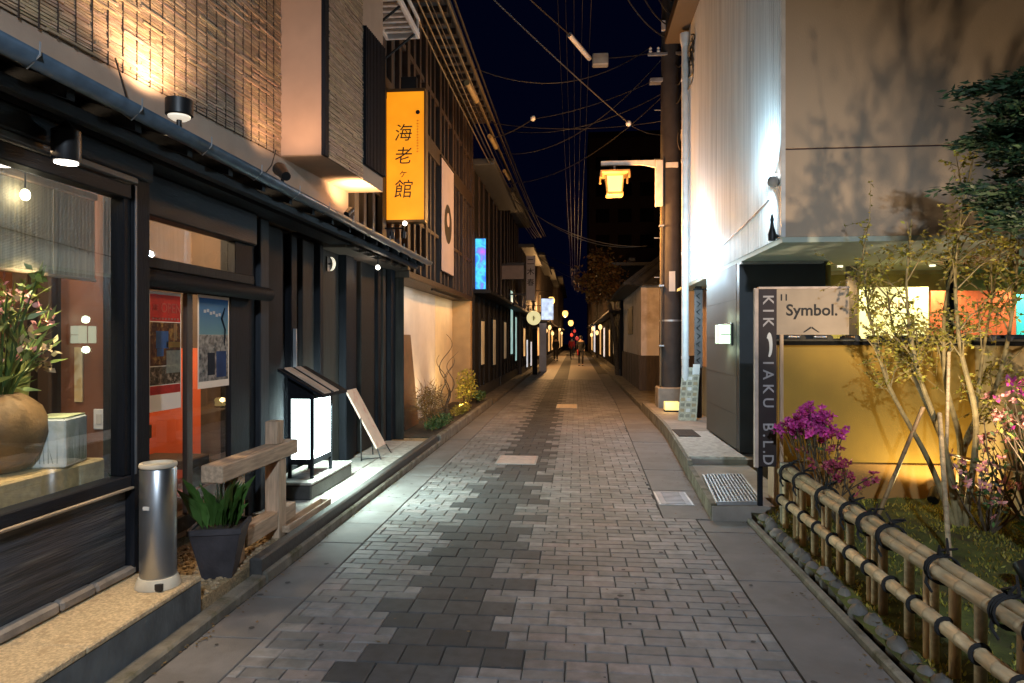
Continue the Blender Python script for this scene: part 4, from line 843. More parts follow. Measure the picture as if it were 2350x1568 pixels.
for i in range(7):
    for k in range(4): f = B('window', char, tb, 2.4+k*2.6, 4.0+k*2.6, 81.9, 81.999, 3+i*3.1, 4.6+i*3.1, c=0)
# signs along the left
bs = thing('blue_sign', (-2.36, 16.5, 2.73), 'glowing blue and violet vertical light-box sign', 'sign')
m_, nt, b = nt_new('blue_violet_glow'); N = nt.nodes.new; L = nt.links.new; geo = N('ShaderNodeNewGeometry'); n1 = N('ShaderNodeTexNoise'); n1.inputs['Scale'].default_value = 3.2; n1.inputs['Detail'].default_value = 4; L(geo.outputs['Position'], n1.inputs['Vector'])
cr_ = N('ShaderNodeValToRGB'); L(n1.outputs['Fac'], cr_.inputs[0]); e = cr_.color_ramp; e.elements[0].position = .32; e.elements[0].color = (.02, .10, .9, 1); e.elements[1].position = .72; e.elements[1].color = (.55, .10, .9, 1)
for p_, c_ in ((.44, (.02, .28, 1.0)), (.52, (.05, .65, .95)), (.60, (.08, .22, .95))): q = e.elements.new(p_); q.color = (*c_, 1)
L(cr_.outputs[0], b.inputs['Emission Color']); b.inputs['Emission Strength'].default_value = 1.3; b.inputs['Base Color'].default_value = (.05, .1, .3, 1)
B('light_box', m_, bs, -2.54, -2.17, 16.42, 16.58, 2.76, 3.98, c=0)
for d in ((-2.555, -2.155, 16.41, 16.59, 3.981, 4.01), (-2.555, -2.155, 16.41, 16.59, 2.73, 2.759), (-2.555, -2.541, 16.41, 16.59, 2.76, 3.98), (-2.169, -2.155, 16.41, 16.59, 2.76, 3.98)): B('frame', blackmetal, bs, *d, c=0)
B('bracket', blackmetal, bs, -2.45, -2.40, 16.47, 16.53, 4.011, 4.15)
hs = thing('signboard', (-2.2, 22, 3.46), 'blank grey horizontal signboard jutting over the lane', 'sign')
B('board', mat('grey_sign', (.20, .17, .16), .7, var=.15), hs, -2.55, -1.66, 21.95, 22.05, 3.48, 3.92, c=.006); B('frame', blackmetal, hs, -2.56, -1.65, 21.94, 22.06, 3.921, 3.95); B('bracket', blackmetal, hs, -2.6, -1.65, 21.98, 22.02, 3.951, 3.99)
vs_ = thing('kanji_signboard', (-1.6, 24, 2.9), 'grey vertical signboard with black characters over the lane', 'sign')
B('board', mat('grey_white_sign', (.36, .33, .33), .7, var=.12), vs_, -1.73, -1.42, 23.95, 24.05, 2.9, 4.47, c=.006); B('bracket', blackmetal, vs_, -2.45, -1.731, 23.98, 24.02, 4.2, 4.25); B('bracket', blackmetal, vs_, -2.45, -1.731, 23.98, 24.02, 3.1, 3.15)
for ch, z in (('二', 4.25), ('木', 3.9), ('春', 3.52)): text('character', ch, ink, vs_, (-1.575, 23.948, z), .26, XR_, ZU, .001, bold=.004)
rs = thing('round_sign', (-1.71, 28, 2.1), 'round pale yellow glowing disc sign', 'sign')
mb = MB(); n = 24
mb.add([(-1.71+.29*math.cos(2*math.pi*i/n), yv, 2.41+.29*math.sin(2*math.pi*i/n)) for yv in (27.93, 28.07) for i in range(n)], [tuple(range(n)), tuple(range(n, 2*n))[::-1]] + [(i, n+i, n+(i+1) % n, (i+1) % n) for i in range(n)]); mb.build('disc', emit('pale_yellow_disc', (1, .86, .42), .7), rs)
mb = MB(); mb.box(-1.80, -1.62, 27.925, 27.929, 2.40, 2.415); mb.box(-1.74, -1.70, 27.925, 27.929, 2.30, 2.50); mb.box(-1.68, -1.66, 27.925, 27.929, 2.33, 2.47); mb.build('mark', mat('olive_mark', (.4, .35, .12), .7), rs)
B('bracket', blackmetal, rs, -2.36, -2.005, 27.98, 28.02, 2.40, 2.43)
ws = thing('white_sign', (-1.3, 32, 2.43), 'bright bluish white lit sign box beyond the round sign', 'sign')
B('light_box', emit('blue_white_box', (.62, .75, 1.0), 1.3, var=.5, scale=6), ws, -1.59, -1.04, 31.9, 32.1, 2.45, 3.43, c=0); B('frame', blackmetal, ws, -1.60, -1.03, 31.89, 32.11, 3.431, 3.46); B('bracket', blackmetal, ws, -2.32, -1.591, 31.98, 32.02, 3.1, 3.14)
ws2 = thing('white_post', (-1.6, 33, 0), 'pale rendered gatepost below the white sign', 'post'); B('shaft', greyplaster, ws2, -1.72, -1.38, 32.4, 32.75, 0, 2.3, c=.01); B('cap', darkstone, ws2, -1.75, -1.35, 32.37, 32.78, 2.301, 2.36, c=.01)
dp = thing('dark_post', (-1.75, 29.5, 0), 'dark timber post in front of the pale gatepost', 'post'); B('shaft', char, dp, -1.86, -1.66, 29.5, 29.7, 0, 2.0, c=.01); B('cap', blackmetal, dp, -1.88, -1.64, 29.48, 29.72, 2.001, 2.04)
def street_lamp(label, x, y, z, p, s=1.0, side=-1, xw=-2.2):
    t = thing('street_lamp', (xw, y, 0), label, 'street lamp')
    MB().tube([(xw, y, 0), (xw, y, z+.6)], [.06, .045], 10).build('post', blackmetal, t); MB().tube([(xw, y, z+.55), (x, y, z+.5), (x, y, z+.25)], .025, 8).build('arm', blackmetal, t)
    MB().ell((x, y, z), (.17*s, .17*s, .2*s), 14, 8).build('globe', emit('amber_globe', (1, .50, .12), 3), t); MB().lathe([(.2*s, z+.17*s), (.06, z+.26*s)], x, y, 14).build('cap', blackmetal, t)
    light('POINT', 'lamp_light', (x, y, z-.3), p, (1, .52, .18), t, radius=.12)
street_lamp('amber globe street lamp beyond the white lit sign', -1.35, 38, 3.68, 900, 1.15)
street_lamp('second amber globe street lamp down the lane', -.91, 60, 3.76, 900, 1.5, xw=-2.1)
street_lamp('farthest amber globe street lamp at the end of the lane', -.56, 80, 3.4, 1000, 1.8, xw=-1.9)
rlm = emit('red_lantern', (.9, .08, .07), .35)
for i, (x, y, z, lab) in enumerate(((-.35, 62, 1.9, 'red paper lantern hanging low at the end of the lane'), (.12, 58, 1.6, 'red paper lantern beside the walking person'), (-.1, 66, 2.3, 'small red paper lantern under the last amber lamp'))):
    t = thing('paper_lantern', (x, y, 0), lab, 'lantern'); MB().ell((x, y, z), (.14, .14, .18), 12, 8).build('paper_shade', rlm, t); MB().tube([(x, y, 0), (x, y, z+.4)], .025, 6).build('stand', blackmetal, t)
# tree overhanging the lane on the right, far
def leaf_tree(name, label, base, h, crown, rad, n, m, trunkr=.10, L=(.12, .22)):
    t = thing(name, base, label, 'tree'); tk = MB(); lf = MB(); b0 = Vector(base); c0 = Vector(crown)
    tk.tube(spline([b0, b0.lerp(c0, .5)+Vector((.1, .1, 0)), c0], 5), [trunkr*(1-.06*i) for i in range(11)], 8)
    cl = []
    for i in range(26):
        a = random.uniform(0, 6.28); ph = math.acos(random.uniform(-.8, 1)); q = random.uniform(.45, 1); e = c0 + Vector((rad[0]*q*math.sin(ph)*math.cos(a), rad[1]*q*math.sin(ph)*math.sin(a), rad[2]*q*math.cos(ph)))
        tk.tube([c0-Vector((0, 0, rad[2]*.5)), c0.lerp(e, .6)+Vector((0, 0, .08)), e], [.03, .018, .006], 5); cl.append(e)
    for e in cl:
        for k in range(n//26): lf.leaf(e+Vector((random.gauss(0, rad[0]*.2), random.gauss(0, rad[1]*.2), random.gauss(0, rad[2]*.18))), (random.gauss(0, 1), random.gauss(0, 1), random.gauss(-.2, .7)), random.uniform(*L), .10)
    tk.build('trunk', bark_d, t); lf.build('crown', m, t, 'stuff')
leaf_tree('lane_tree', 'brown-green leafy tree leaning over the lane beyond the white house', (1.68, 27.6, .1), 5, (1.15, 27.6, 4.0), (1.0, 1.2, 1.1), 2400, leaf_o)
# white plastered corner house beyond the pole
hw = thing('corner_house', (3.2, 22.5, 0), 'white plastered corner house with tiled roof and dark lower wall behind the pole', 'house')
B('lower_wall', mat('dark_boarding', (.06, .045, .035), .75, var=.35, scale=7, stretch=(3, 3, .4)), hw, 1.80, 6.5, 19.47, 26.6, 0, 1.08, c=0)
B('upper_wall', whiteplaster, hw, 1.84, 6.5, 19.5, 26.6, 1.081, 3.25, c=0)
yy = 19.5
for i in range(10): B('board', mat('dark_boarding', (.06, .045, .035)), hw, 1.775+0*i, 1.799, 19.5+i*.7, 19.56+i*.7, .1, 1.079, c=0)
for i in range(9): B('board', mat('dark_boarding', (.06, .045, .035)), hw, 1.85+i*.35, 1.90+i*.35, 19.44, 19.469, .1, 1.079, c=0)
mb = MB(); mb.add([(1.35, 19.1, 3.05), (6.8, 19.1, 3.05), (6.8, 27, 3.05), (1.35, 27, 3.05), (3.0, 21, 4.3), (6.8, 21, 4.3), (6.8, 26, 4.3), (3.0, 26, 4.3)], [(0, 1, 2, 3), (0, 4, 5, 1), (0, 3, 7, 4), (4, 7, 6, 5), (1, 5, 6, 2), (3, 2, 6, 7)]); hr = mb.build('roof', rooft, hw)
for i in range(16): MB().tube([(1.36, 19.2+i*.45, 3.09), (2.9, 21.05+i*.30, 4.3)], .05, 6).build('tile_ridge', rooft, hr)
for i in range(14): MB().tube([(1.5+i*.35, 19.12, 3.09), (3.05+i*.26, 21.0, 4.33)], .05, 6).build('tile_ridge', rooft, hr)
B('window_strip', char2, hw, 1.82, 1.8399, 22.2, 24.2, 1.7, 2.6, c=0)

# ================================================================== RIGHT: white and tan commercial building
wb = thing('plastered_building', (4.5, 9.5, 0), 'tan plastered building with a white ribbed street wall and overhanging upper floor', 'building')
XW = 1.96; YF = 6.72; ZO = 2.52
fw = B('front_wall', plaster_r, wb, XW+.02, 8, YF, YF+.2, ZO, 3.352, c=.004); B('front_wall', plaster_r, wb, XW+.02, 8, YF, YF+.2, 3.366, 8.2, c=.004); B('wall_joint', mat('joint_brown', (.10, .05, .045), .8), wb, XW+.02, 8, YF+.012, YF+.2, 3.3525, 3.3655, c=0)
sh = MB(); pit = .07; vs = []; yy = YF+.03; k = 0
while yy < 12.1:
    for dy, dx in ((0, 0), (.02, 0), (.026, -.008), (.062, -.008), (.068, 0)):
        if yy+dy < 12.14: vs.append((XW+dx, yy+dy))
    yy += pit
n = len(vs); sh.add([(x, y, ZO) for x, y in vs]+[(x, y, 6.9) for x, y in vs], [(i, i+1, n+i+1, n+i) for i in range(n-1)]); sh.build('street_siding', siding, wb)
B('wall_core', mat('core_grey', (.3, .28, .26), .8), wb, XW+.012, XW+.3, YF+.21, 12.14, ZO+.001, 6.9, c=0); B('corner_trim', whitemetal, wb, XW-.012, XW+.03, YF-.012, YF+.03, ZO, 8.2, c=.003)
B('corner_trim', whitemetal, wb, XW-.012, XW+.35, 12.141, 12.17, ZO, 6.9, c=.003); B('roof_fascia', brownwood, wb, XW-.35, XW+.5, YF+.5, 12.6, 6.901, 7.1, c=.01)
B('soffit', mat('pale_green_soffit', (.46, .52, .44), .7, var=.06), wb, XW+.001, 8, YF+.001, 13.5, ZO-.05, ZO-.001, c=0)
B('rear_wall', char2, wb, XW+.4, 8, 12.2, 13.4, ZO, 6.5, c=0)
# entrance block of the ground floor
B('porch_wall', mat('dark_blue_grey_panel', (.022, .026, .032), .55, var=.2, scale=6), wb, 1.955, 2.95, 8.40, 8.55, .171, 2.468, c=.004)
B('porch_wall', mat('taupe_panel', (.068, .062, .054), .7, var=.12, scale=4), wb, 1.952, 2.2, 8.551, 10.45, .201, 2.468, c=.004)
for z in (.62, 1.09, 1.56, 2.03): B('panel_groove', ink, wb, 1.9505, 1.953, 8.56, 10.44, z, z+.006, c=0)
B('recess_wall', mat('reddish_recess', (.30, .22, .18), .75, var=.15), wb, 2.32, 2.5, 10.451, 13.5, .171, 2.468, c=0); B('recess_dado', mat('slate_dado', (.085, .095, .095), .6), wb, 2.30, 2.3195, 10.46, 13.4, .171, 1.05, c=0)
B('recess_post', brownwood, wb, 2.1, 2.2, 12.2, 12.3, .171, 2.468, c=.006); B('door_leaf', char, wb, 2.285, 2.2995, 11.0, 11.75, .172, 2.05, c=0)
B('porch_roof', galv, wb, 1.955, 2.9, 8.30, 8.40, 2.44, 2.4685, c=.004)
mb = MB(); mb.add([(1.955, 8.39, 1.05), (1.955, 8.39, .35)], []);
# glazed shop of the ground floor behind the garden wall
gs = B('shop_window', mat('olive_frame', (.22, .19, .06), .6), wb, 2.951, 3.02, 8.42, 8.5, .1, 2.468, c=.004)
for x in (4.35, 5.7): B('mullion', char, gs, x, x+.06, 8.42, 8.5, .1, 2.469, c=.004)
MB().quad((3.02, 8.46, .9), (8, 8.46, .9), (8, 8.46, 2.468), (3.02, 8.46, 2.468)).build('pane', glassm, gs)
B('shop_wall', mat('olive_wall', (.40, .34, .10), .8), wb, 2.96, 8, 9.6, 9.7, .1, 2.468, c=0); B('shop_floor', dark_in, wb, 2.96, 8, 8.51, 9.59, .05, .1, c=0)
B('cream_panel', emit('backlit_cream_panel', (1, .84, .42), .95, var=.25, scale=4), wb, 3.58, 4.40, 9.0, 9.03, 1.2, 2.20, c=0)
text('lettering', 'Symbol', mat('brown_lettering', (.2, .12, .05), .7), wb, (4.0, 8.998, 1.98), .16, XR_, ZU, .0005)
B('panel_stand', dark_in, wb, 3.58, 4.40, 9.0, 9.03, .1, 1.199, c=0)
B('panel_post', brownwood, wb, 3.42, 3.54, 8.98, 9.05, .1, 2.468, c=.004)
B('red_curtain', mat('red_orange_cloth', (.62, .13, .05), .8, var=.2, scale=6, stretch=(4, 4, .3)), wb, 4.42, 5.42, 8.98, 9.01, .3, 2.15, c=0)
B('cyan_screen', emit('cyan_screen', (.05, .62, .68), .75, var=.4, scale=4), wb, 5.44, 6.6, 9.0, 9.03, 1.1, 2.1, c=0)
B('screen_stand', dark_in, wb, 5.44, 6.6, 9.0, 9.03, .1, 1.099, c=0)
for x in (3.3, 4.4, 5.6): MB().lathe([(.035, 2.445), (.035, 2.468)], x, 8.9, 12).build('ceiling_lamp', emit('soft_bulb', (1, .85, .6), 2), wb); light('SPOT', 'ceiling_bulb', (x, 8.75, 2.40), 160, (1, .80, .42), wb, (x, 8.8, 0), .05, 160, .9)
# downpipe with a clutter of cable at its head
dpp = thing('downpipe', (1.90, 12.0, .17), 'white downpipe running up the far edge of the ribbed wall', 'pipe')
MB().tube([(1.885, 12.02, .175), (1.885, 12.02, 6.75)], .062, 14).build('pipe', whitemetal, dpp)
for z in (1.2, 3.0, 4.6, 6.0): MB().tube([(1.885, 12.02, z), (1.885, 12.02, z+.05)], .069, 14).build('clip', whitemetal, dpp); 
MB().lathe([(.065, 6.6), (.09, 6.7), (.09, 6.82)], 1.885, 12.02, 14).build('hopper', whitemetal, dpp)
co = thing('cable_coil', (1.9, 11.4, 6.2), 'tangle of looped black cable at the head of the downpipe', 'cable')
for i in range(4):
    r = .14+.05*i; c0 = Vector((1.93, 11.55+.09*i, 6.45-.12*i)); MB().tube([c0+Vector((.02*math.sin(3*a+i), r*math.cos(a), r*math.sin(a))) for a in [2*math.pi*k/18 for k in range(19)]], .012, 5).build('loop', cablem, co)
# wall lamps
fl_ = thing('flood_lamps', (1.93, 10.75, 2.5), 'pair of dazzling white flood lamps on the ribbed wall', 'lamp')
cool = (.52, .80, 1.0)
B('backplate', whitemetal, fl_, 1.925, 1.955, 10.68, 10.86, 2.50, 3.0, c=.004)
for z in (2.92, 2.54):
    MB().tube([(1.93, 10.77, z), (1.88, 10.74, z)], .02, 8).build('arm', whitemetal, fl_); MB().ell((1.83, 10.70, z), (.06, .06, .06), 14, 8).build('lamp_head', emit('cool_flood', (.80, .95, 1.0), 16), fl_)
    light('POINT', 'flood_light', (1.64, 10.50, z), 100, cool, fl_, radius=.06)
wl = thing('corner_uplight', (1.93, 6.86, 3.0), 'round grey wall lamp throwing white light up the building corner', 'lamp')
MB().ell((1.90, 6.80, 3.07), (.055, .055, .06), 14, 8).build('lamp_head', mat('grey_lamp', (.2, .2, .2), .5), wl); MB().tube([(1.955, 6.83, 3.05), (1.90, 6.80, 3.07)], .016, 8).build('arm', galv, wl)
MB().lathe([(.035, 3.131), (.035, 3.137)], 1.90, 6.80, 12).build('lens', emit('cool_flood', (.80, .95, 1.0), 16), wl)
light('SPOT', 'uplight_beam', (1.78, 6.88, 3.20), 75, (.50, .80, 1.0), wl, (1.94, 8.4, 5.4), .03, 160, .8); light('SPOT', 'downlight_beam', (1.80, 6.90, 2.97), 20, (.5, .8, 1.0), wl, (1.94, 7.8, 2.0), .03, 160, .8)
fx = thing('porch_spotlight', (1.93, 7.0, 2.47), 'black spotlight standing on the lower edge of the white wall', 'lamp')
MB().tube([(1.945, 6.80, 2.53), (1.90, 6.80, 2.56)], .02, 8).build('arm', blackmetal, fx); MB().lathe([(.035, 2.50), (.04, 2.56), (.022, 2.62), (.014, 2.68), (.02, 2.70), (.004, 2.76)], 1.89, 6.80, 12).build('head', blackmetal, fx)
wc = MB().tube(sag((1.94, 7.1, 2.95), (1.94, 11.2, 2.75), .05), .006, 5).build('wall_wire', cablem, None); tag(wc, 'thin dark wire crossing the white ribbed wall diagonally', 'cable')
bl_ = thing('box_lantern', (1.90, 8.95, 1.49), 'small pale green glowing box lantern on the taupe porch wall', 'lamp')
B('backplate', blackmetal, bl_, 1.93, 1.951, 8.72, 9.16, 1.47, 1.75, c=.003)
pg = emit('pale_green_glow', (.72, 1.0, .70), 1.4); B('shade', pg, bl_, 1.815, 1.929, 8.76, 9.12, 1.49, 1.73, c=.004); B('shade_rib', mat('rib_green', (.35, .42, .3), .6), bl_, 1.812, 1.929, 8.755, 8.7595, 1.60, 1.61, c=0); B('shade_rib', char, bl_, 1.811, 1.8148, 8.93, 8.945, 1.49, 1.73, c=0)
light('POINT', 'lantern_offset_light', (1.84, 8.94, 1.82), 1.6, (.8, 1, .7), bl_, radius=.05); light('POINT', 'lantern_offset_light', (1.84, 8.94, 1.40), 1.6, (.8, 1, .7), bl_, radius=.05)
# signs and boards by the entrance recess
sb = thing('strip_banner', (2.1, 11.9, .9), 'narrow grey strip banner with black zigzag marks beside the entrance recess', 'banner')
B('cloth', mat('grey_banner', (.13, .115, .11), .8), sb, 2.06, 2.20, 12.14, 12.15, 1.05, 2.40, c=0); B('rod', blackmetal, sb, 2.04, 2.32, 12.135, 12.155, 2.401, 2.425)
for i in range(9):
    z = 2.30-i*.14; s_ = 1 if i % 2 else -1; mb = MB(); mb.tube([(2.13-.03*s_, 12.137, z+.045), (2.13+.03*s_, 12.137, z), (2.13-.02*s_, 12.137, z-.05)], [.006, .014, .006], 6); mb.build('mark', ink, sb)
bp_ = thing('blue_lit_poster', (2.25, 10.6, 1.3), 'narrow blue lit poster beside the porch wall', 'poster'); B('frame', char, bp_, 2.05, 2.32, 10.56, 10.60, 1.22, 2.02, c=.003); B('lit_sheet', emit('blue_poster_glow', (.22, .42, 1.0), .8, var=.5, scale=7), bp_, 2.07, 2.30, 10.552, 10.5595, 1.25, 2.0, c=0)
op = thing('orange_notice', (2.3, 10.7, .9), 'small orange notice below the blue lit poster', 'notice'); B('sheet', mat('orange_print', (.5, .22, .09), .7), op, 2.08, 2.3, 10.555, 10.565, .88, 1.2, c=0); B('mark', mat('dark_orange_print', (.3, .07, .02), .7), op, 2.13, 2.24, 10.551, 10.5545, .95, 1.12, c=0)
mbd = thing('menu_board', (1.9, 11.8, .171), 'grey menu board with rows of small dishes leaning near the pole', 'sign')
q0, q1, q2, q3 = Vector((1.72, 11.75, .172)), Vector((2.02, 11.70, .172)), Vector((2.13, 12.0, 1.06)), Vector((1.84, 12.05, 1.06)); nn = (q1-q0).cross(q3-q0).normalized()*.02
mb = MB(); mb.add([q0, q1, q2, q3, q0-nn, q1-nn, q2-nn, q3-nn], [(0, 1, 2, 3), (4, 7, 6, 5), (0, 4, 5, 1), (1, 5, 6, 2), (2, 6, 7, 3), (3, 7, 4, 0)]); mb.build('board', mat('khaki_board', (.36, .31, .22), .7, var=.3, scale=25), mbd)
for r in range(9):
    for c_ in range(3):
        a, b = .08+c_*.31, .06+r*.1; f = lambda u, v: q0.lerp(q1, u).lerp(q3.lerp(q2, u), v)+nn*.06
        mb = MB(); mb.add([f(a, b), f(a+.22, b), f(a+.22, b+.06), f(a, b+.06)], [(0, 1, 2, 3)]); mb.build('menu_picture', mat(f'menu_print_{(r*2+c_) % 4}', random.choice([(.45, .4, .33), (.2, .17, .12), (.5, .46, .42), (.3, .2, .1)]), .7), mbd)
mb = MB(); mb.add([f(.6, .86), f(1.0, .86), f(1.0, 1.06), f(.6, 1.06)], [(0, 1, 2, 3)]); mb.build('white_card', paper, mbd)
MB().tube([(2.0, 12.03, 1.0), (2.03, 12.45, .172)], .012, 6).build('prop', char, mbd)
pl_ = thing('floor_lamp', (1.85, 13.2, .171), 'small yellow glowing floor lamp at the foot of the pole', 'lamp'); B('shade', emit('yellow_floor_glow', (1, .72, .28), .8), pl_, 1.68, 1.95, 13.1, 13.3, .20, .36, c=.01); B('base', char, pl_, 1.68, 1.95, 13.1, 13.3, .171, .1995, c=.004); light('POINT', 'floor_lamp_light', (1.7, 12.95, .34), 2.5, (1, .68, .3), pl_, radius=.05)
# grate, floor plates, mats
TG = lambda p: Vector((1.20 + p.x*.985 + p.y*.09, 6.02 + p.y + p.x*.12, p.z))
gm = thing('metal_grating', (1.4, 6.7, .116), 'pale steel grating laid on the lower porch step', 'grating')
for d in ((0, .42, 0, .02), (0, .42, 1.2, 1.22), (0, .02, .0205, 1.1995), (.40, .42, .0205, 1.1995)): B('frame', galv, gm, *d, .1165, .148, T=TG, c=.002)
for i in range(11): B('bar', galv, gm, .045+i*.033, .057+i*.033, .0205, 1.1995, .12, .146, T=TG, c=0)
for i in range(9): B('cross_bar', galv, gm, .0205, .3995, .12+i*.12, .128+i*.12, .1205, .140, T=TG, c=0)
tag(B('door_mat', ropem, None, 1.42, 1.72, 9.6, 10.3, .2005, .212, c=.003), 'black door mat on the porch slab near the menu board', 'mat')
def plate(name, label, x0, x1, y0, y1, m, rows=4):
    t = thing(name, ((x0+x1)/2, (y0+y1)/2, 0), label, 'cover'); B('frame', galv, t, x0-.02, x1+.02, y0-.02, y1+.02, -.010, .0035, c=.001); B('lid', m, t, x0, x1, y0, y1, .0038, .007, c=.001)
    for i in range(rows): B('rib', m, t, x0+.05, x1-.05, y0+(i+.5)*(y1-y0)/rows-.012, y0+(i+.5)*(y1-y0)/rows+.012, .0072, .010, c=0)
plate('drain_cover', 'pale pink rectangular metal cover in the dark paving strip', -.98, -.51, 8.42, 9.0, mat('pink_metal', (.50, .36, .31), .5, var=.2, scale=12), 5)
plate('drain_cover', 'amber-lit rectangular metal cover farther along the dark strip', -.42, .02, 15.3, 16.2, mat('ochre_metal', (.48, .36, .24), .45, var=.2, scale=12), 5)
plate('drain_grate', 'bluish steel drain grate in the slabs beside the porch step', .80, 1.08, 6.5, 7.0, mat('dark_galvanised', (.17, .18, .20), .5, metal=.4), 9)

# small warm lights on the far house fronts
wlg = emit('small_warm_glow', (1, .58, .22), 2.2)
for (x, y, z, sd) in ((-2.16, 41, 2.3, -1), (-2.16, 46, 2.1, -1), (-2.06, 50.5, 2.4, -1), (-2.06, 56.5, 2.0, -1), (1.71, 43.5, 2.3, 1), (1.71, 50, 2.0, 1), (1.56, 56, 2.4, 1), (1.56, 60.5, 1.9, 1), (-1.76, 69, 2.5, -1), (-1.76, 79, 2.2, -1)):
    t = thing('wall_lantern', (x+sd*.04, y, z-.2), 'small warm paper lantern on a far house front', 'lantern', 'small lanterns on the far house fronts'); MB().ell((x-sd*.16, y, z), (.12, .12, .17), 10, 8).build('paper_shade', wlg, t); MB().tube([(x+sd*.04, y, z+.22), (x-sd*.16, y, z+.22), (x-sd*.16, y, z+.15)], .012, 6).build('hook', blackmetal, t)

# ================================================================== utility pole with street lantern
up = thing('utility_pole', (1.92, 14.1, 0), 'tall brown utility pole with metal bands on a square concrete base', 'pole')
MB().tube([(1.92, 14.1, .1), (1.92, 14.1, 3), (1.92, 14.1, 6.5), (1.92, 14.1, 10.5)], [.235, .22, .195, .165], 20).build('shaft', concretepole, up)
B('base', concrete, up, 1.64, 2.20, 13.83, 14.38, .1, .58, c=.02)
for z in (1.9, 3.1, 4.1, 5.0, 5.95, 6.6, 7.9): MB().tube([(1.92, 14.1, z), (1.92, 14.1, z+.035)], .242-.0085*z, 20).build('band', galv, up)
for i, z in enumerate((2.4, 2.8, 3.2, 3.6, 4.4, 5.2, 5.6, 6.2)): MB().tube([(1.92-.19*(1 if i % 2 else -1), 14.1, z), (1.92-.33*(1 if i % 2 else -1), 14.08, z)], .01, 5).build('step_bolt', galv, up)
B('junction_box', whitemetal, up, 2.1, 2.25, 13.92, 14.1, 5.55, 5.75, c=.01); B('clamp', whitemetal, up, 1.80, 2.04, 13.86, 13.93, 4.98, 5.08, c=.005)
MB().tube([(1.70, 13.94, .6), (1.72, 13.94, 4.9)], .02, 8).build('conduit', cableb, up)
MB().tube([(1.9, 13.95, 7.6), (2.35, 13.9, 9.0)], .03, 6).build('brace', galv, up); B('cross_arm', galv, up, 1.3, 2.6, 14.0, 14.06, 9.0, 9.08); B('insulator', whitemetal, up, 1.72, 1.80, 13.92, 14.0, 7.75, 7.95, c=.01)
B('cross_arm', galv, up, 1.45, 2.5, 13.93, 13.98, 7.25, 7.31); B('transformer_bracket', galv, up, 1.5, 1.76, 14.0, 14.2, 6.75, 6.83)
for x_ in (1.5, 1.66, 2.2, 2.42): MB().lathe([(.02, 7.311), (.035, 7.34), (.02, 7.37), (.035, 7.40), (.01, 7.43)], x_, 13.955, 10).build('insulator', whitepaint, up)
for i in range(5):
    c0 = Vector((2.08+.05*i, 13.95, 5.3+.25*i)); MB().tube([c0+Vector((.10*math.sin(a*1.0), .03*math.cos(2*a), .22*math.cos(a))) for a in [2*math.pi*k/14 for k in range(13)]], .011, 5).build('cable_loop', cableb if i % 2 else cablem, up)
MB().tube([(2.09, 14.0, .6), (2.08, 14.0, 3.2), (2.06, 14.0, 7.1)], .022, 8).build('conduit', cablem, up)
for z in (1.4, 2.6, 3.8): B('clamp', galv, up, 1.66, 1.76, 13.85, 13.93, z, z+.03, c=0)
B('name_plate', paper, up, 1.86, 1.98, 13.868, 13.878, 2.5, 2.9, c=0)
def street_lantern(t, x, y, z, xa, power):
    """hanging lantern at x (body centre z), carried by a bracket fixed at xa"""
    s = 1 if xa > x else -1
    B('bracket_plate', whitemetal, t, xa-.13, xa+.02, y-.05, y+.05, z-.42, z+.50, c=.01)
    mb = MB(); mb.prismY([(xa-.14, z+.5), (xa-.14, z+.36), (xa-.30, z+.40), (xa-.42, z+.42), (x-.27, z+.42), (x-.27, z+.5)] if s > 0 else [(xa+.14, z+.5), (x+.27, z+.5), (x+.27, z+.42), (xa+.14, z+.42)], y-.04, y+.04); mb.build('bracket_arm', whitemetal, t)
    ro = mb = MB(); a = [(.17, .18), (.285, .23), (.285, .265), (.05, .31)]
    vs = []; 
    for r, dz in a:
        for sx, sy in ((-1, -1), (1, -1), (1, 1), (-1, 1)): vs.append((x+r*sx, y+r*sy, z+dz))
    mb.add(vs, [(i*4+k, i*4+(k+1) % 4, (i+1)*4+(k+1) % 4, (i+1)*4+k) for i in range(3) for k in range(4)] + [(12, 13, 14, 15), (3, 2, 1, 0)]); mb.build('lantern_roof', mat('ochre_lacquer', (.40, .26, .10), .5), t)
    for sx in (-1, 1):
        for sy in (-1, 1):
            B('corner_drop', mat('ochre_lacquer', (.40, .26, .10)), t, x+sx*.275-.02, x+sx*.275+.02, y+sy*.275-.02, y+sy*.275+.02, z+.11, z+.228, c=.004)
            mb = MB(); mb.tube([(x+sx*.14, y+sy*.14, z-.14), (x+sx*.17, y+sy*.17, z+.18)], .014, 6); mb.build('corner_post', mat('ochre_lacquer', (.40, .26, .10)), t)
    gm_ = emit('lantern_glass', (1, .52, .13), 2.6)
    for ax in (0, 1):
        for sg_ in (-1, 1):
            if ax == 0: vs = [(x+sg_*.138, y-.13, z-.13), (x+sg_*.138, y+.13, z-.13), (x+sg_*.165, y+.155, z+.175), (x+sg_*.165, y-.155, z+.175)]
            else: vs = [(x-.13, y+sg_*.138, z-.13), (x+.13, y+sg_*.138, z-.13), (x+.155, y+sg_*.165, z+.175), (x-.155, y+sg_*.165, z+.175)]
            MB().add(vs, [(0, 1, 2, 3)]).build('glass', gm_, t)
    B('lantern_base', mat('ochre_lacquer', (.40, .26, .10)), t, x-.17, x+.17, y-.17, y+.17, z-.205, z-.141, c=.012); MB().tube([(x, y, z+.30), (x, y, z+.43)], .02, 8).build('hanger', whitemetal, t)
    light('POINT', 'lantern_offset_light', (x-.1, y-.1, z-.85), power*2.3, (1, .47, .13), t, radius=.1); light('POINT', 'lantern_offset_light', (x+.22*s, y-1.1, z-.5), power*.9, (1, .36, .05), t, radius=.1)  # second light: added, no fixture, ahead of the lantern to tint the wall orange
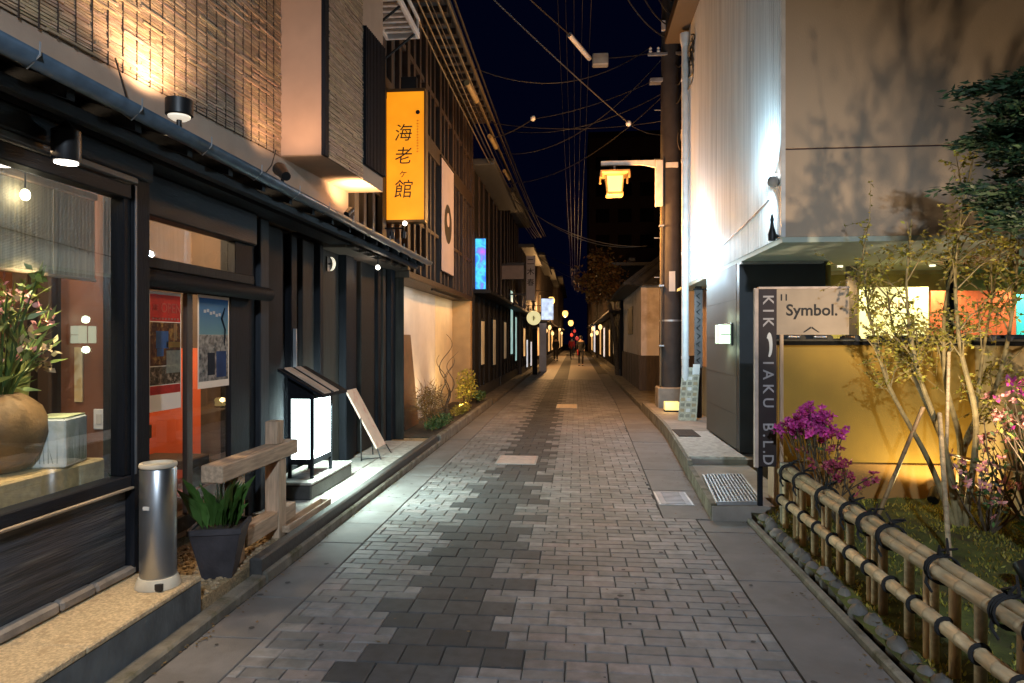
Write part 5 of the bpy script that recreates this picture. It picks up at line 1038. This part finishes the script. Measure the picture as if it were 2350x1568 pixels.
sln = thing('street_lantern', (1.62, 13.9, 4.2), 'glowing amber street lantern on a white bracket fixed to the pole', 'street lamp')
street_lantern(sln, .78, 13.9, 4.63, 1.72, 200)
# cool white street light behind the viewer: it lights the near paving and the shop front
led = thing('street_light', (1.75, -3.4, 0), 'slim street light with a flat white lamp head standing behind the camera', 'street lamp')
MB().tube([(1.75, -3.4, -.05), (1.75, -3.4, 5.0)], [.07, .05], 14).build('post', galv, led); MB().tube([(1.75, -3.4, 4.95), (1.3, -3.4, 5.05), (.95, -3.4, 5.06)], .03, 8).build('arm', galv, led)
B('lamp_head', whitemetal, led, .55, .98, -3.52, -3.28, 5.02, 5.10, c=.01); B('lens', emit('led_lens', (.8, .9, 1.0), 6), led, .58, .93, -3.50, -3.30, 5.008, 5.0195, c=0)
light('SPOT', 'lamp_light', (.76, -3.4, 4.98), 2750, (.74, .86, 1.0), led, (-.2, 3.0, 0), .12, 84, .6)

# ================================================================== overhead cables
def cable(label, a, b, s=.25, r=.012, m=None, group=None, n=16):
    o = MB().tube(sag(a, b, s, n), r, 5).build('overhead_cable', m or cablem, None, origin=a); return tag(o, label, 'cable', group)
gB = 'cables strung along the left roofs'
for i in range(9):
    x, z = -1.98+.05*(i % 4)+.02*i, 5.72+.11*i; cable('weathered cable strung along the left-hand roofs', (x-.1, 5.5, z+.1), (x+.1, 30+i, z+.25+.05*i), .25+.1*(i % 3), .012+.006*(i % 2), cableb if i % 3 != 1 else cablem, gB, 30)
for i in range(3):
    cp_ = MB().tube([(-1.86, 11.6+3.1*i, 5.95), (-1.84, 12.6+3.1*i, 5.98)], [.05, .05], 10).build('cable_closure', mat('tan_closure', (.30, .22, .10), .6), None); tag(cp_, 'tan splice closure clipped to the left-hand roof cables', 'cable joint', 'splice closures on the left-hand cables')
cable('thin cable running from the left roofs to a white insulator by the pole', (-1.7, 7.6, 6.15), (1.02, 13.5, 5.78), .05, .011)
ins = tag(MB().ell((1.03, 13.52, 5.77), (.055, .055, .06), 10, 8).build('insulator', whitepaint, None), 'white insulator at the end of the long diagonal cable', 'insulator')
cable('short cable joining the white insulator to the pole', (1.05, 13.55, 5.76), (1.76, 14.1, 5.7), .06, .009)
cable('upper diagonal cable leading to the pale splice tube', (-1.4, 8.2, 6.5), (-.10, 13.2, 7.4), .03, .013)
cj = tag(MB().tube([(-.12, 13.2, 7.41), (.28, 13.9, 7.22)], [.05, .05], 10).build('cable_closure', whitemetal, None), 'pale splice tube on the upper diagonal cable', 'cable joint')
jb = tag(B('cable_box', mat('grey_box', (.30, .30, .28), .6), None, .34, .66, 13.9, 14.1, 7.10, 7.34, c=.02), 'grey terminal box hanging on the upper cable', 'cable box')
cable('cable from the grey terminal box to the pole', (.66, 14.0, 7.26), (1.75, 14.1, 7.4), .02, .012)
cable('short cable between splice tube and terminal box', (.28, 13.9, 7.22), (.35, 14.0, 7.3), .01, .012)
cable('sagging cable crossing the lane to the upper pole', (-1.95, 18, 7.1), (1.78, 14.1, 6.55), .35, .011)
cable('lower sagging cable crossing the lane from the dark house', (-1.9, 19, 5.9), (1.78, 14.1, 6.5), .45, .011)
cable('cable from the left roofs to a small white insulator', (-1.8, 15, 6.0), (-.95, 14.9, 6.35), .05, .012)
tag(MB().ell((-.93, 14.9, 6.37), (.06, .06, .06), 10, 8).build('insulator', whitepaint, None), 'white insulator hanging left of the lane above the cables', 'insulator')
cable('faint cable from the hanging insulator to the pole', (-.9, 14.9, 6.36), (1.78, 14.1, 6.9), .12, .009)
for i in range(5): cable('thin cable running down the middle of the lane', (-.35+.16*i, 10.5, 8.4-.12*i), (-.3+.12*i, 60, 6.2-.2*i), .7+.2*(i % 2), .006, cablem, 'cables above the middle of the lane', 30)
for i in range(4): cable('drooping service cable at the pole head', (1.95, 14.0, 7.6+.25*i), (.2+.4*i, 12.2, 9.1+.1*i), .5, .014, cablem, 'drooping cables at the pole head')
for i in range(3): cable('service drop running from the pole to the white building', (2.0, 14.0, 6.3+.4*i), (1.96, 12.1, 6.5+.15*i), .25, .011, cablem, 'service drops to the white building')

wires = [('slack cable from the timber house roof to the pole cross-arm', (-1.95, 12.5, 6.6), (1.5, 13.95, 7.42), .5), ('taut cable from the timber house eave to the pole band', (-1.9, 15.2, 6.4), (1.76, 14.1, 5.98), .15),
 ('cable from the dark house roof to the corner house', (-1.9, 20, 5.7), (2.0, 19.8, 4.2), .4), ('second cable from the dark house roof to the corner house', (-1.9, 20.6, 5.9), (2.1, 20.4, 4.3), .55), ('slack cable crossing high above the blue sign', (-1.9, 17, 6.2), (1.8, 14.1, 7.3), .6),
 ('cable crossing the lane between far roofs', (-1.8, 29, 5.5), (1.6, 30, 4.6), .4), ('far cable crossing the lane beyond the leaning tree', (-1.8, 34, 5.6), (1.6, 36, 4.7), .5), ('cable dropping from the pole cross-arm to the corner house roof', (2.42, 13.95, 7.4), (3.2, 21, 4.4), .3)]
for lab, a_, b_, s_ in wires: cable(lab, a_, b_, s_, .010)

# ================================================================== RIGHT: garden wall, sign, fence, plants
gw = thing('garden_wall', (2.7, 6.35, .08), 'ochre plastered garden wall with dark tiled coping', 'wall')
B('back_wall', ochre, gw, 1.80, 3.47, 6.30, 6.45, .45, 1.495, c=.004); B('back_plinth', mat('ochre_plinth', (.36, .20, .06), .85, var=.15, scale=3, bump=.25), gw, 1.79, 3.47, 6.275, 6.45, .02, .449, c=.006)
B('side_wall', mat('pale_ochre_plaster', (.54, .40, .20), .85, var=.14, scale=3, bump=.3, bscale=110), gw, 3.471, 3.62, .5, 6.45, .02, 1.495, c=.004)
B('end_trim', cedarv, gw, 1.755, 1.789, 6.27, 6.45, .02, 1.5, c=.004)
B('coping_bed', char, gw, 1.74, 3.70, 6.24, 6.51, 1.496, 1.53, c=.004); B('coping_bed', char, gw, 3.42, 3.70, .5, 6.239, 1.496, 1.53, c=.004)
x = 1.76
while x < 3.6:
    B('coping_tile', rooft, gw, x, x+.225, 6.215, 6.53, 1.5305, 1.553, c=.006); MB().tube([(x+.225, 6.205, 1.556), (x+.225, 6.54, 1.556)], .028, 10).build('coping_roll', rooft, gw); x += .232
y = .6
while y < 6.1:
    B('coping_tile', rooft, gw, 3.40, 3.72, y, y+.225, 1.5305, 1.553, c=.006); MB().tube([(3.385, y+.225, 1.556), (3.73, y+.225, 1.556)], .028, 10).build('coping_roll', rooft, gw); y += .232
ns = thing('name_sign', (1.62, 6.0, .12), 'tall dark board lettered vertically in white with a cream panel reading Symbol', 'sign')
board = mat('black_brown_board', (.022, .012, .012), .5, var=.2)
B('board', board, ns, 1.555, 1.705, 6.0, 6.03, .46, 1.975, c=.002); B('edge_strip', mat('cream_edge', (.52, .42, .36), .6, var=.2, scale=10), ns, 1.522, 1.5545, 5.995, 6.035, .45, 1.985, c=.003); B('top_strip', mat('cream_edge', (.52, .42, .36), .6), ns, 1.555, 2.30, 5.995, 6.035, 1.976, 1.995, c=.002)
B('post', cedarv, ns, 1.735, 1.765, 6.005, 6.03, .10, 1.60, c=.003); B('post', char, ns, 1.56, 1.60, 6.031, 6.07, .115, 1.9, c=.003)
pnl = B('name_panel', mat('cream_panel_paint', (.34, .27, .20), .6, var=.12, scale=5), ns, 1.7055, 2.30, 6.002, 6.028, 1.585, 1.975, c=.002)
B('panel_bracket', char, ns, 2.2, 2.27, 6.029, 6.20, 1.60, 1.64, c=.003)
DN = (0, 0, -1)
for ch, z in (('K', 1.885), ('I', 1.79), ('K', 1.695), ('I', 1.345), ('A', 1.245), ('K', 1.125), ('U', 1.005), ('B', .80), ('.', .725), ('L', .655), ('.', .585), ('D', .52)):
    text('letter', ch, mat('dull_white_paint', (.38, .36, .37), .6), ns, (1.632, 5.9985, z), .125, DN, XR_, .001, bold=.0015)
mb = MB(); n = 20; mb.add([(1.645+.026*math.cos(2*math.pi*i/n), 5.998, 1.50+.105*math.sin(2*math.pi*i/n)) for i in range(n)], [tuple(range(n))]); mb.build('emblem', whitepaint, ns)
mb = MB(); n = 20; mb.add([(1.625+.02*math.cos(2*math.pi*i/n), 5.9972, 1.475+.08*math.sin(2*math.pi*i/n)) for i in range(n)], [tuple(range(n))]); mb.build('emblem', board, ns)
text('lettering', 'Symbol.', ink, ns, (1.995, 6.0005, 1.79), .135, XR_, ZU, .001, bold=.0025)
for x in (1.745, 1.785): B('mark', ink, ns, x-.006, x+.006, 6.0, 6.0015, 1.875, 1.93, c=0)
mb = MB()
for s_ in (-1, 1): mb.add([(1.99+s_*.005, 6.0005, 1.655), (1.99+s_*.07, 6.0005, 1.605), (1.99+s_*.055, 6.0005, 1.605), (1.99, 6.0005, 1.64)], [(0, 1, 2, 3)])
mb.build('roof_mark', ink, ns)
# cobble edging
ce = thing('cobble_edging', (1.54, 4, .0), 'row of rounded cobbles edging the garden bed along the kerb', 'edging')
y = .4
while y < 5.85:
    r = random.uniform(.05, .095); mb = MB(); mb.ell((1.55+random.uniform(-.015, .015), y+r, .035), (random.uniform(.042, .058), r*.96, random.uniform(.05, .085)), 10, 7, .09); mb.build('stone', cobble, ce); y += 2*r*.97
# bamboo fence
bf = thing('bamboo_fence', (1.65, 4, .05), 'low split-bamboo fence tied with black rope along the garden', 'fence')
FX = 1.66
def culm(pts, r, nodes=True):
    mb = MB(); pts = [Vector(p) for p in pts]; L_ = (pts[-1]-pts[0]).length; n = max(2, int(L_/.19)); P = []; rr = []
    for i in range(n+1):
        t = i/n; c0 = pts[0].lerp(pts[-1], t); d = (pts[-1]-pts[0]).normalized()
        if 0 < i < n: P += [c0-d*.012, c0, c0+d*.012]; rr += [r, r*1.10, r]
        else: P.append(c0); rr.append(r)
    mb.tube(P, rr, 10); k0 = random.uniform(.85, 1.12)
    for q in range(len(P)): kk = (.5 if rr[q] > r*1.05 else (.86 if 0 < q < len(P)-1 else 1.0))*k0; mb.t[q*10:(q+1)*10] = [(kk, kk*.97, kk*.9)]*10
    return mb
ya, yb = .3, 5.62
for (dx, dz, r) in ((-.031, .495, .030), (.031, .495, .030), (0, .532, .027)):
    culm([(FX+dx, ya, dz), (FX+dx, yb, dz)], r).build('top_rail', bamboo, bf)
knots = [5.50, 5.18, 4.70, 4.28, 4.03, 3.78, 3.27, 2.78, 2.58, 2.1, 1.62, 1.15, .7]
prev = yb
segs = sorted([k for k in [5.55, 5.3, 5.02, 4.74, 4.47, 4.2, 3.94, 3.68, 3.42, 3.16, 2.9, 2.64, 2.38, 2.1, 1.8, 1.5, 1.2, .9, .5]])
for a, b in zip(segs[:-1], segs[1:]): culm([(FX-.045, a+.012, .285), (FX-.045, b-.012, .285)], .033).build('lower_rail', bamboo, bf)
def ring(c, rx, rz, r, ax='y'):
    mb = MB(); mb.tube([Vector(c)+Vector((rx*math.cos(a), 0, rz*math.sin(a))) for a in [2*math.pi*k/16 for k in range(17)]], r, 6, cap=False); return mb
for kx_ in knots:
    for d in (-.016, .0, .016): ring((FX, kx_+d, .503),   .072, .064, random.uniform(.005, .0075)).build('rope_tie', ropem, bf)
    for i in range(3):
        a = random.uniform(-.6, .6); MB().tube([(FX, kx_, .555), (FX+.03*math.sin(a), kx_+.03*i-.03, .58), (FX+.05*math.sin(a*2)+.02, kx_+.06*math.cos(i*2), .60+random.uniform(-.01, .03))], [.010, .008, .005], 6).build('rope_end', ropem, bf)
    MB().tube([(FX-.06, kx_, .50), (FX-.068, kx_+.01, .44), (FX-.05, kx_-.01, .40)], [.009, .008, .006], 6).build('rope_end', ropem, bf)
for k in segs: ring((FX-.045, k, .285), .038, .038, .010).build('rope_tie', ropem, bf)
yy = 5.56; i = 0
while yy > .4:
    side = FX-.012+ (.012 if i % 2 else 0); culm([(side, yy, .02), (side, yy, .47)], .024).build('picket', bamboo_d if i % 3 else bamboo, bf)
    if i % 3 == 1: culm([(side+.004, yy-.045, .02), (side+.004, yy-.045, .47)], .020).build('picket', bamboo, bf)
    yy -= random.uniform(.18, .27); i += 1
MB().tube([(FX, 5.63, .0), (FX, 5.63, .56)], .034, 12).build('end_post', mat('grey_weathered_post', (.26, .25, .19), .7), bf)

# multi-stemmed garden tree
def stem_tree(name, label, stems, rad, leafm, nl, twig=.5, spread=.10, L=(.04, .075), cat='tree', barkm=None, ntw=7, W=.03):
    b0 = stems[0][0]; t = thing(name, b0, label, cat); tk = MB(); lf = MB()
    for s_ in stems:
        pts = spline(s_, 6); n = len(pts); tk.tube(pts, [rad*(1-.8*i/(n-1)) for i in range(n)], 8)
        for k in range(ntw):
            i = random.randrange(int(n*.4), n); p = pts[i]; d = (pts[min(i+1, n-1)]-pts[max(i-1, 0)]).normalized()
            d = (d + Vector((random.gauss(0, .7), random.gauss(0, .7), random.gauss(.1, .35)))).normalized(); ln = random.uniform(.35, 1)*twig; q = p+d*ln; m = p.lerp(q, .5)+Vector((0, 0, .04))
            tk.tube([p, m, q], [rad*.28, rad*.18, rad*.08], 5)
            for w_ in range(5):
                e = m.lerp(q, random.random())+Vector((random.gauss(0, spread), random.gauss(0, spread), random.gauss(.02, spread))); st0 = m.lerp(q, random.uniform(.1, .9)); tk.tube([st0, e], [rad*.1, rad*.05], 4)
                for z_ in range(nl): lf.leaf(st0.lerp(e, random.uniform(.15, 1.05))+Vector((random.gauss(0, .006), random.gauss(0, .006), random.gauss(0, .006))), (random.gauss(0, 1), random.gauss(0, 1), random.gauss(-.2, .5)), random.uniform(*L), W)
    tk.build('trunk', barkm or bark_l, t); lf.build('crown', leafm, t, 'stuff')
    return t
V = Vector
stem_tree('garden_tree', 'slender multi-stemmed garden tree with sparse yellow-green leaves behind the fence',
    [[V((2.86, 5.45, .10)), V((2.72, 5.55, .60)), V((2.52, 5.75, 1.15)), V((2.42, 5.85, 1.65)), V((2.36, 5.9, 2.2))],
     [V((2.88, 5.45, .10)), V((2.80, 5.5, .75)), V((2.66, 5.6, 1.3)), V((2.60, 5.65, 1.9)), V((2.66, 5.7, 2.5))],
     [V((2.90, 5.45, .10)), V((2.86, 5.6, .7)), V((2.72, 5.8, 1.25)), V((2.62, 5.9, 1.6)), V((2.56, 5.9, 1.95))],
     [V((2.92, 5.45, .10)), V((2.98, 5.4, .9)), V((2.84, 5.35, 1.5)), V((2.78, 5.3, 2.1)), V((2.85, 5.3, 2.6))]], .026, leaf_y, 10, .42, .12, ntw=13, L=(.025, .05), W=.022)
stem_tree('garden_tree', 'yellow-lit forked garden tree beside the pale side wall',
    [[V((3.12, 5.9, .10)), V((3.12, 5.85, .6)), V((3.18, 5.8, .85)), V((3.22, 5.75, 1.4)), V((3.3, 5.7, 2.1))],
     [V((3.13, 5.9, .10)), V((3.16, 5.88, .7)), V((3.36, 5.8, 1.2)), V((3.42, 5.7, 1.8)), V((3.4, 5.6, 2.3))],
     [V((3.11, 5.9, .10)), V((3.08, 5.8, .7)), V((2.92, 5.7, 1.2)), V((2.86, 5.6, 1.8)), V((2.95, 5.55, 2.3))]], .030, leaf_y, 10, .5, .13, ntw=13, L=(.025, .05), W=.022)
# stakes
def stake(label, a, b, r, m): return tag(culm([a, b], r).build('bamboo_stake', m, None), label, 'stake')
stake('leaning dark bamboo stake propping the slender tree', (2.40, 5.72, .10), (2.70, 5.60, 1.02), .016, bamboo_d)
stake('upright bright bamboo stake in the moss behind the fence', (2.44, 4.72, .09), (2.76, 5.48, .98), .017, bamboo)
stake('vertical pale bamboo stake beside the forked tree', (2.86, 5.6, .10), (2.90, 5.62, 1.45), .013, bamboo)
stake('thin dark stake leaning out from the side wall', (3.35, 5.2, .10), (2.98, 5.9, .60), .012, bamboo_d)
stake('horizontal bamboo cross-pole tied to the forked tree', (3.0, 5.75, .62), (3.45, 4.4, .56), .013, bamboo_d)
# azaleas and flowering shrubs
def azalea(label, base, top, r, n, fm, lm, nf=.8, stems=9, L=(.025, .045), name='azalea_shrub'):
    t = thing(name, base, label, 'shrub'); st = MB(); fl = MB(); lf = MB()
    for i in range(stems):
        e = V(top)+V((random.gauss(0, r[0]*.5), random.gauss(0, r[1]*.5), random.gauss(0, r[2]*.4))); m = V(base).lerp(e, .5)+V((random.gauss(0, .05), random.gauss(0, .05), 0)); st.tube(spline([V(base), m, e], 4), [.008]*4+[.005]*4+[.002], 5)
    tw = []
    for i in range(max(12, n//7)):
        e = V(top)+V((random.gauss(0, r[0]*.55), random.gauss(0, r[1]*.55), random.gauss(0, r[2]*.5))); f0 = V(base).lerp(e, random.uniform(.55, .8))+V((0, 0, .02)); st.tube([f0, f0.lerp(e, .5)+V((random.gauss(0, .01), random.gauss(0, .01), .01)), e], [.004, .003, .0015], 4); tw.append((f0, e))
    for i in range(n):
        f0, e = random.choice(tw)
        if random.random() < nf:
            p = e+V((random.gauss(0, .022), random.gauss(0, .022), random.gauss(.005, .018)))
            for k in range(5): fl.leaf(p, (random.gauss(0, 1), random.gauss(0, 1), random.gauss(.3, .8)), random.uniform(*L), .026)
        else: lf.leaf(f0.lerp(e, random.uniform(.2, 1)), (random.gauss(0, 1), random.gauss(0, 1), random.gauss(.2, .8)), random.uniform(.03, .06), .022)
    st.build('stem', bark_d, t); fl.build('blossom', fm, t, 'stuff'); lf.build('foliage', lm, t, 'stuff')
azalea('magenta azalea in full bloom beside the lettered sign', (1.98, 5.75, .10), (1.88, 5.72, .86), (.20, .16, .12), 420, petal_p, leaf_g, .92)
azalea('low red-tipped azalea growing below the magenta azalea', (2.05, 5.6, .10), (2.05, 5.55, .52), (.24, .14, .16), 160, mat('red_pink_petal', (.42, .06, .12), .6, var=.4, scale=20, tint=True), leaf_o, .5)
azalea('loose pink flowering shrub in front of the pale side wall', (3.28, 5.2, .10), (3.22, 5.15, .95), (.26, .45, .34), 300, petal_r, leaf_g, .25, 22)
azalea('magenta flowering shrub at the near end of the side wall', (3.2, 4.5, .10), (3.05, 4.55, 1.0), (.26, .42, .34), 300, petal_p, leaf_y, .3, 22)
azalea('small green shrub with few pink flowers by the forked tree', (3.0, 5.3, .10), (2.98, 5.28, .55), (.2, .25, .22), 240, petal_r, leaf_g, .18, 14)
bush('fern_clump', 'low green clump at the foot of the side wall', (3.2, 4.7, .10), (.25, .4, .16), 500, leaf_g, L=(.05, .10), W=.03)
# dark conifer at the right
cf = thing('conifer_tree', (2.95, 4.62, .10), 'dark layered conifer standing at the near corner of the garden', 'tree'); tk = MB(); lf = MB()
tk.tube([(2.95, 4.62, .05), (2.97, 4.64, 1.8), (2.94, 4.66, 2.7), (2.95, 4.68, 3.35)], [.06, .05, .035, .012], 8)
for i in range(60):
    z = 2.28+.95*random.random(); a = random.uniform(0, 6.28); ln = random.uniform(.22, .50)*(1-.12*(z-2.2)); p = V((2.95, 4.65, z)); e = p+V((math.cos(a)*ln, math.sin(a)*ln, random.uniform(-.06, .08))); tk.tube([p, p.lerp(e, .5)+V((0, 0, .04)), e], [.014, .009, .004], 5)
    for k in range(170):
        q = p.lerp(e, random.uniform(.2, 1.05)); lf.leaf(q+V((random.gauss(0, .05), random.gauss(0, .05), random.gauss(0, .022))), (random.gauss(math.cos(a), .7), random.gauss(math.sin(a), .7), random.gauss(.1, .25)), random.uniform(.04, .085), .02)
tk.build('trunk', bark_d, cf); lf.build('crown', leaf_d, cf, 'stuff')
# garden spotlights
gsx = thing('garden_spotlight', (3.05, 6.1, .1), 'black garden spotlight on the moss below the ochre wall', 'lamp')
MB().tube([(3.05, 6.12, .06), (3.05, 6.12, .20)], .012, 8).build('spike', blackmetal, gsx); MB().tube([(3.0, 6.06, .19), (3.07, 6.14, .26)], [.045, .05], 12).build('head', blackmetal, gsx)
light('SPOT', 'spotlight_beam', (3.0, 5.92, .27), 30, (1, .74, .30), gsx, (3.12, 5.95, 1.6), .03, 178, .3)
gs2 = thing('garden_spotlight', (2.55, 4.2, .1), 'black garden spotlight among the shrubs aimed up through the trees', 'lamp')
MB().tube([(2.55, 4.15, .06), (2.55, 4.15, .2)], .012, 8).build('spike', blackmetal, gs2); MB().tube([(2.55, 4.08, .18), (2.55, 4.17, .26)], [.045, .05], 12).build('head', blackmetal, gs2)
light('SPOT', 'spotlight_beam', (2.55, 4.2, .30), 350, (1, .75, .48), gs2, (2.95, 5.6, 3.2), .055, 96, .6)

# ================================================================== people walking far down the lane
def person(label, x, y, hgt, coat, face=1, bag=None):
    t = thing('person', (x, y, 0), label, 'person'); k = hgt/1.7
    def skin(nm, pts, edges, rads, m, root=0):
        me = bpy.data.meshes.new(nm); me.from_pydata([(px*k, py*k, pz*k) for px, py, pz in pts], edges, []); me.materials.append(m); o = bpy.data.objects.new(nm, me); COL.objects.link(o); o.parent = t; BASE[o] = BASE[t]
        o.modifiers.new('skin', 'SKIN'); sv = me.skin_vertices[0].data
        for i, r in enumerate(rads): sv[i].radius = (r*k, r*k*.85)
        sv[root].use_root = True; s_ = o.modifiers.new('sub', 'SUBSURF'); s_.levels = 1; s_.render_levels = 2; return o
    P = [(0, 0, .95), (0, 0, 1.18), (0, .01, 1.38), (0, .02, 1.48), (0, .03, 1.58), (0, .03, 1.66), (.17, 0, 1.38), (.22, .0, 1.12), (.20, -.10, .90), (.20, -.13, .82), (-.17, 0, 1.38), (-.22, 0, 1.12), (-.20, .10, .90), (-.2, .13, .82),
         (.09, 0, .90), (.10, -.12, .50), (.10, .06, .09), (.10, -.10, .04), (-.09, 0, .90), (-.10, .13, .50), (-.10, .22, .10), (-.10, .08, .04)]
    E_ = [(0, 1), (1, 2), (2, 3), (3, 4), (4, 5), (2, 6), (6, 7), (7, 8), (8, 9), (2, 10), (10, 11), (11, 12), (12, 13), (0, 14), (14, 15), (15, 16), (16, 17), (0, 18), (18, 19), (19, 20), (20, 21)]
    RD = [.12, .115, .12, .05, .09, .07, .055, .042, .035, .03, .055, .042, .035, .03, .085, .055, .04, .035, .085, .055, .04, .035]
    skin('body', P, E_, RD, skinm)
    I = [0, 1, 2, 6, 7, 8, 10, 11, 12]; mp = {a: i for i, a in enumerate(I)}; PC = [P[i] for i in I]; PC[0] = (0, 0, .74); EC = [(mp[a], mp[b]) for a, b in E_ if a in mp and b in mp]; skin('coat', PC, EC, [.175, .155, .15, .075, .06, .05, .075, .06, .05], coat)
    I = [0, 14, 15, 16, 18, 19, 20]; mp = {a: i for i, a in enumerate(I)}; skin('trousers', [P[i] for i in I], [(mp[a], mp[b]) for a, b in E_ if a in mp and b in mp], [.13, .1, .07, .055, .1, .07, .055], greycloth)
    MB().ell((x, y+.01*k, 1.635*k), (.10*k, .115*k, .105*k), 12, 8).build('hair', hairm, t)
    for s_ in (-1, 1): MB().ell((x+s_*.10*k, y+(-.05 if s_ > 0 else .14)*k, .035*k), (.05*k, .13*k, .035*k), 8, 6).build('shoe', blackcloth, t)
    return t
p1_ = person('person in a black coat walking down the middle of the lane', .30, 39.4, 1.72, blackcloth)
bg_ = tag(MB().box(.10, .16, 39.25, 39.6, .62, .95, c=.03).build('shoulder_bag', redcloth, None), 'red shoulder bag held by the walking person', 'bag')
person('person in dark clothes standing by the left-hand doorway', -1.40, 48.6, 1.7, blackcloth)
person('person in a red jacket farther down the lane', -.30, 55, 1.68, redcloth)

# fallen leaves and grit gathered along the kerbs
fl_m = mat('fallen_leaf', (.13, .085, .035), .8, var=.5, scale=9, tint=True); lit = MB()
for i in range(900):
    c_ = random.random()
    if c_ < .35: x, y, z = -1.958+abs(random.gauss(0, .05)), random.uniform(2.6, 14), .004
    elif c_ < .7: y = random.uniform(2.6, 14); x, z = kx(y)-.012-abs(random.gauss(0, .06)), .004
    elif c_ < .85: x, y, z = random.uniform(1.5, 1.62), random.uniform(2.4, 5.8), .075
    else: x, y, z = random.uniform(-1.9, 1.3), random.uniform(2.8, 14), .005
    a = random.uniform(0, 6.28); lit.leaf((x, y, z+random.uniform(0, .004)), (math.cos(a), math.sin(a), random.uniform(-.05, .15)), random.uniform(.012, .035), random.uniform(.008, .018), (0, 0, 1))
tag(lit.build('fallen_leaves', fl_m, None, 'stuff'), 'scattered dry leaves and grit along the lane kerbs', 'leaves')
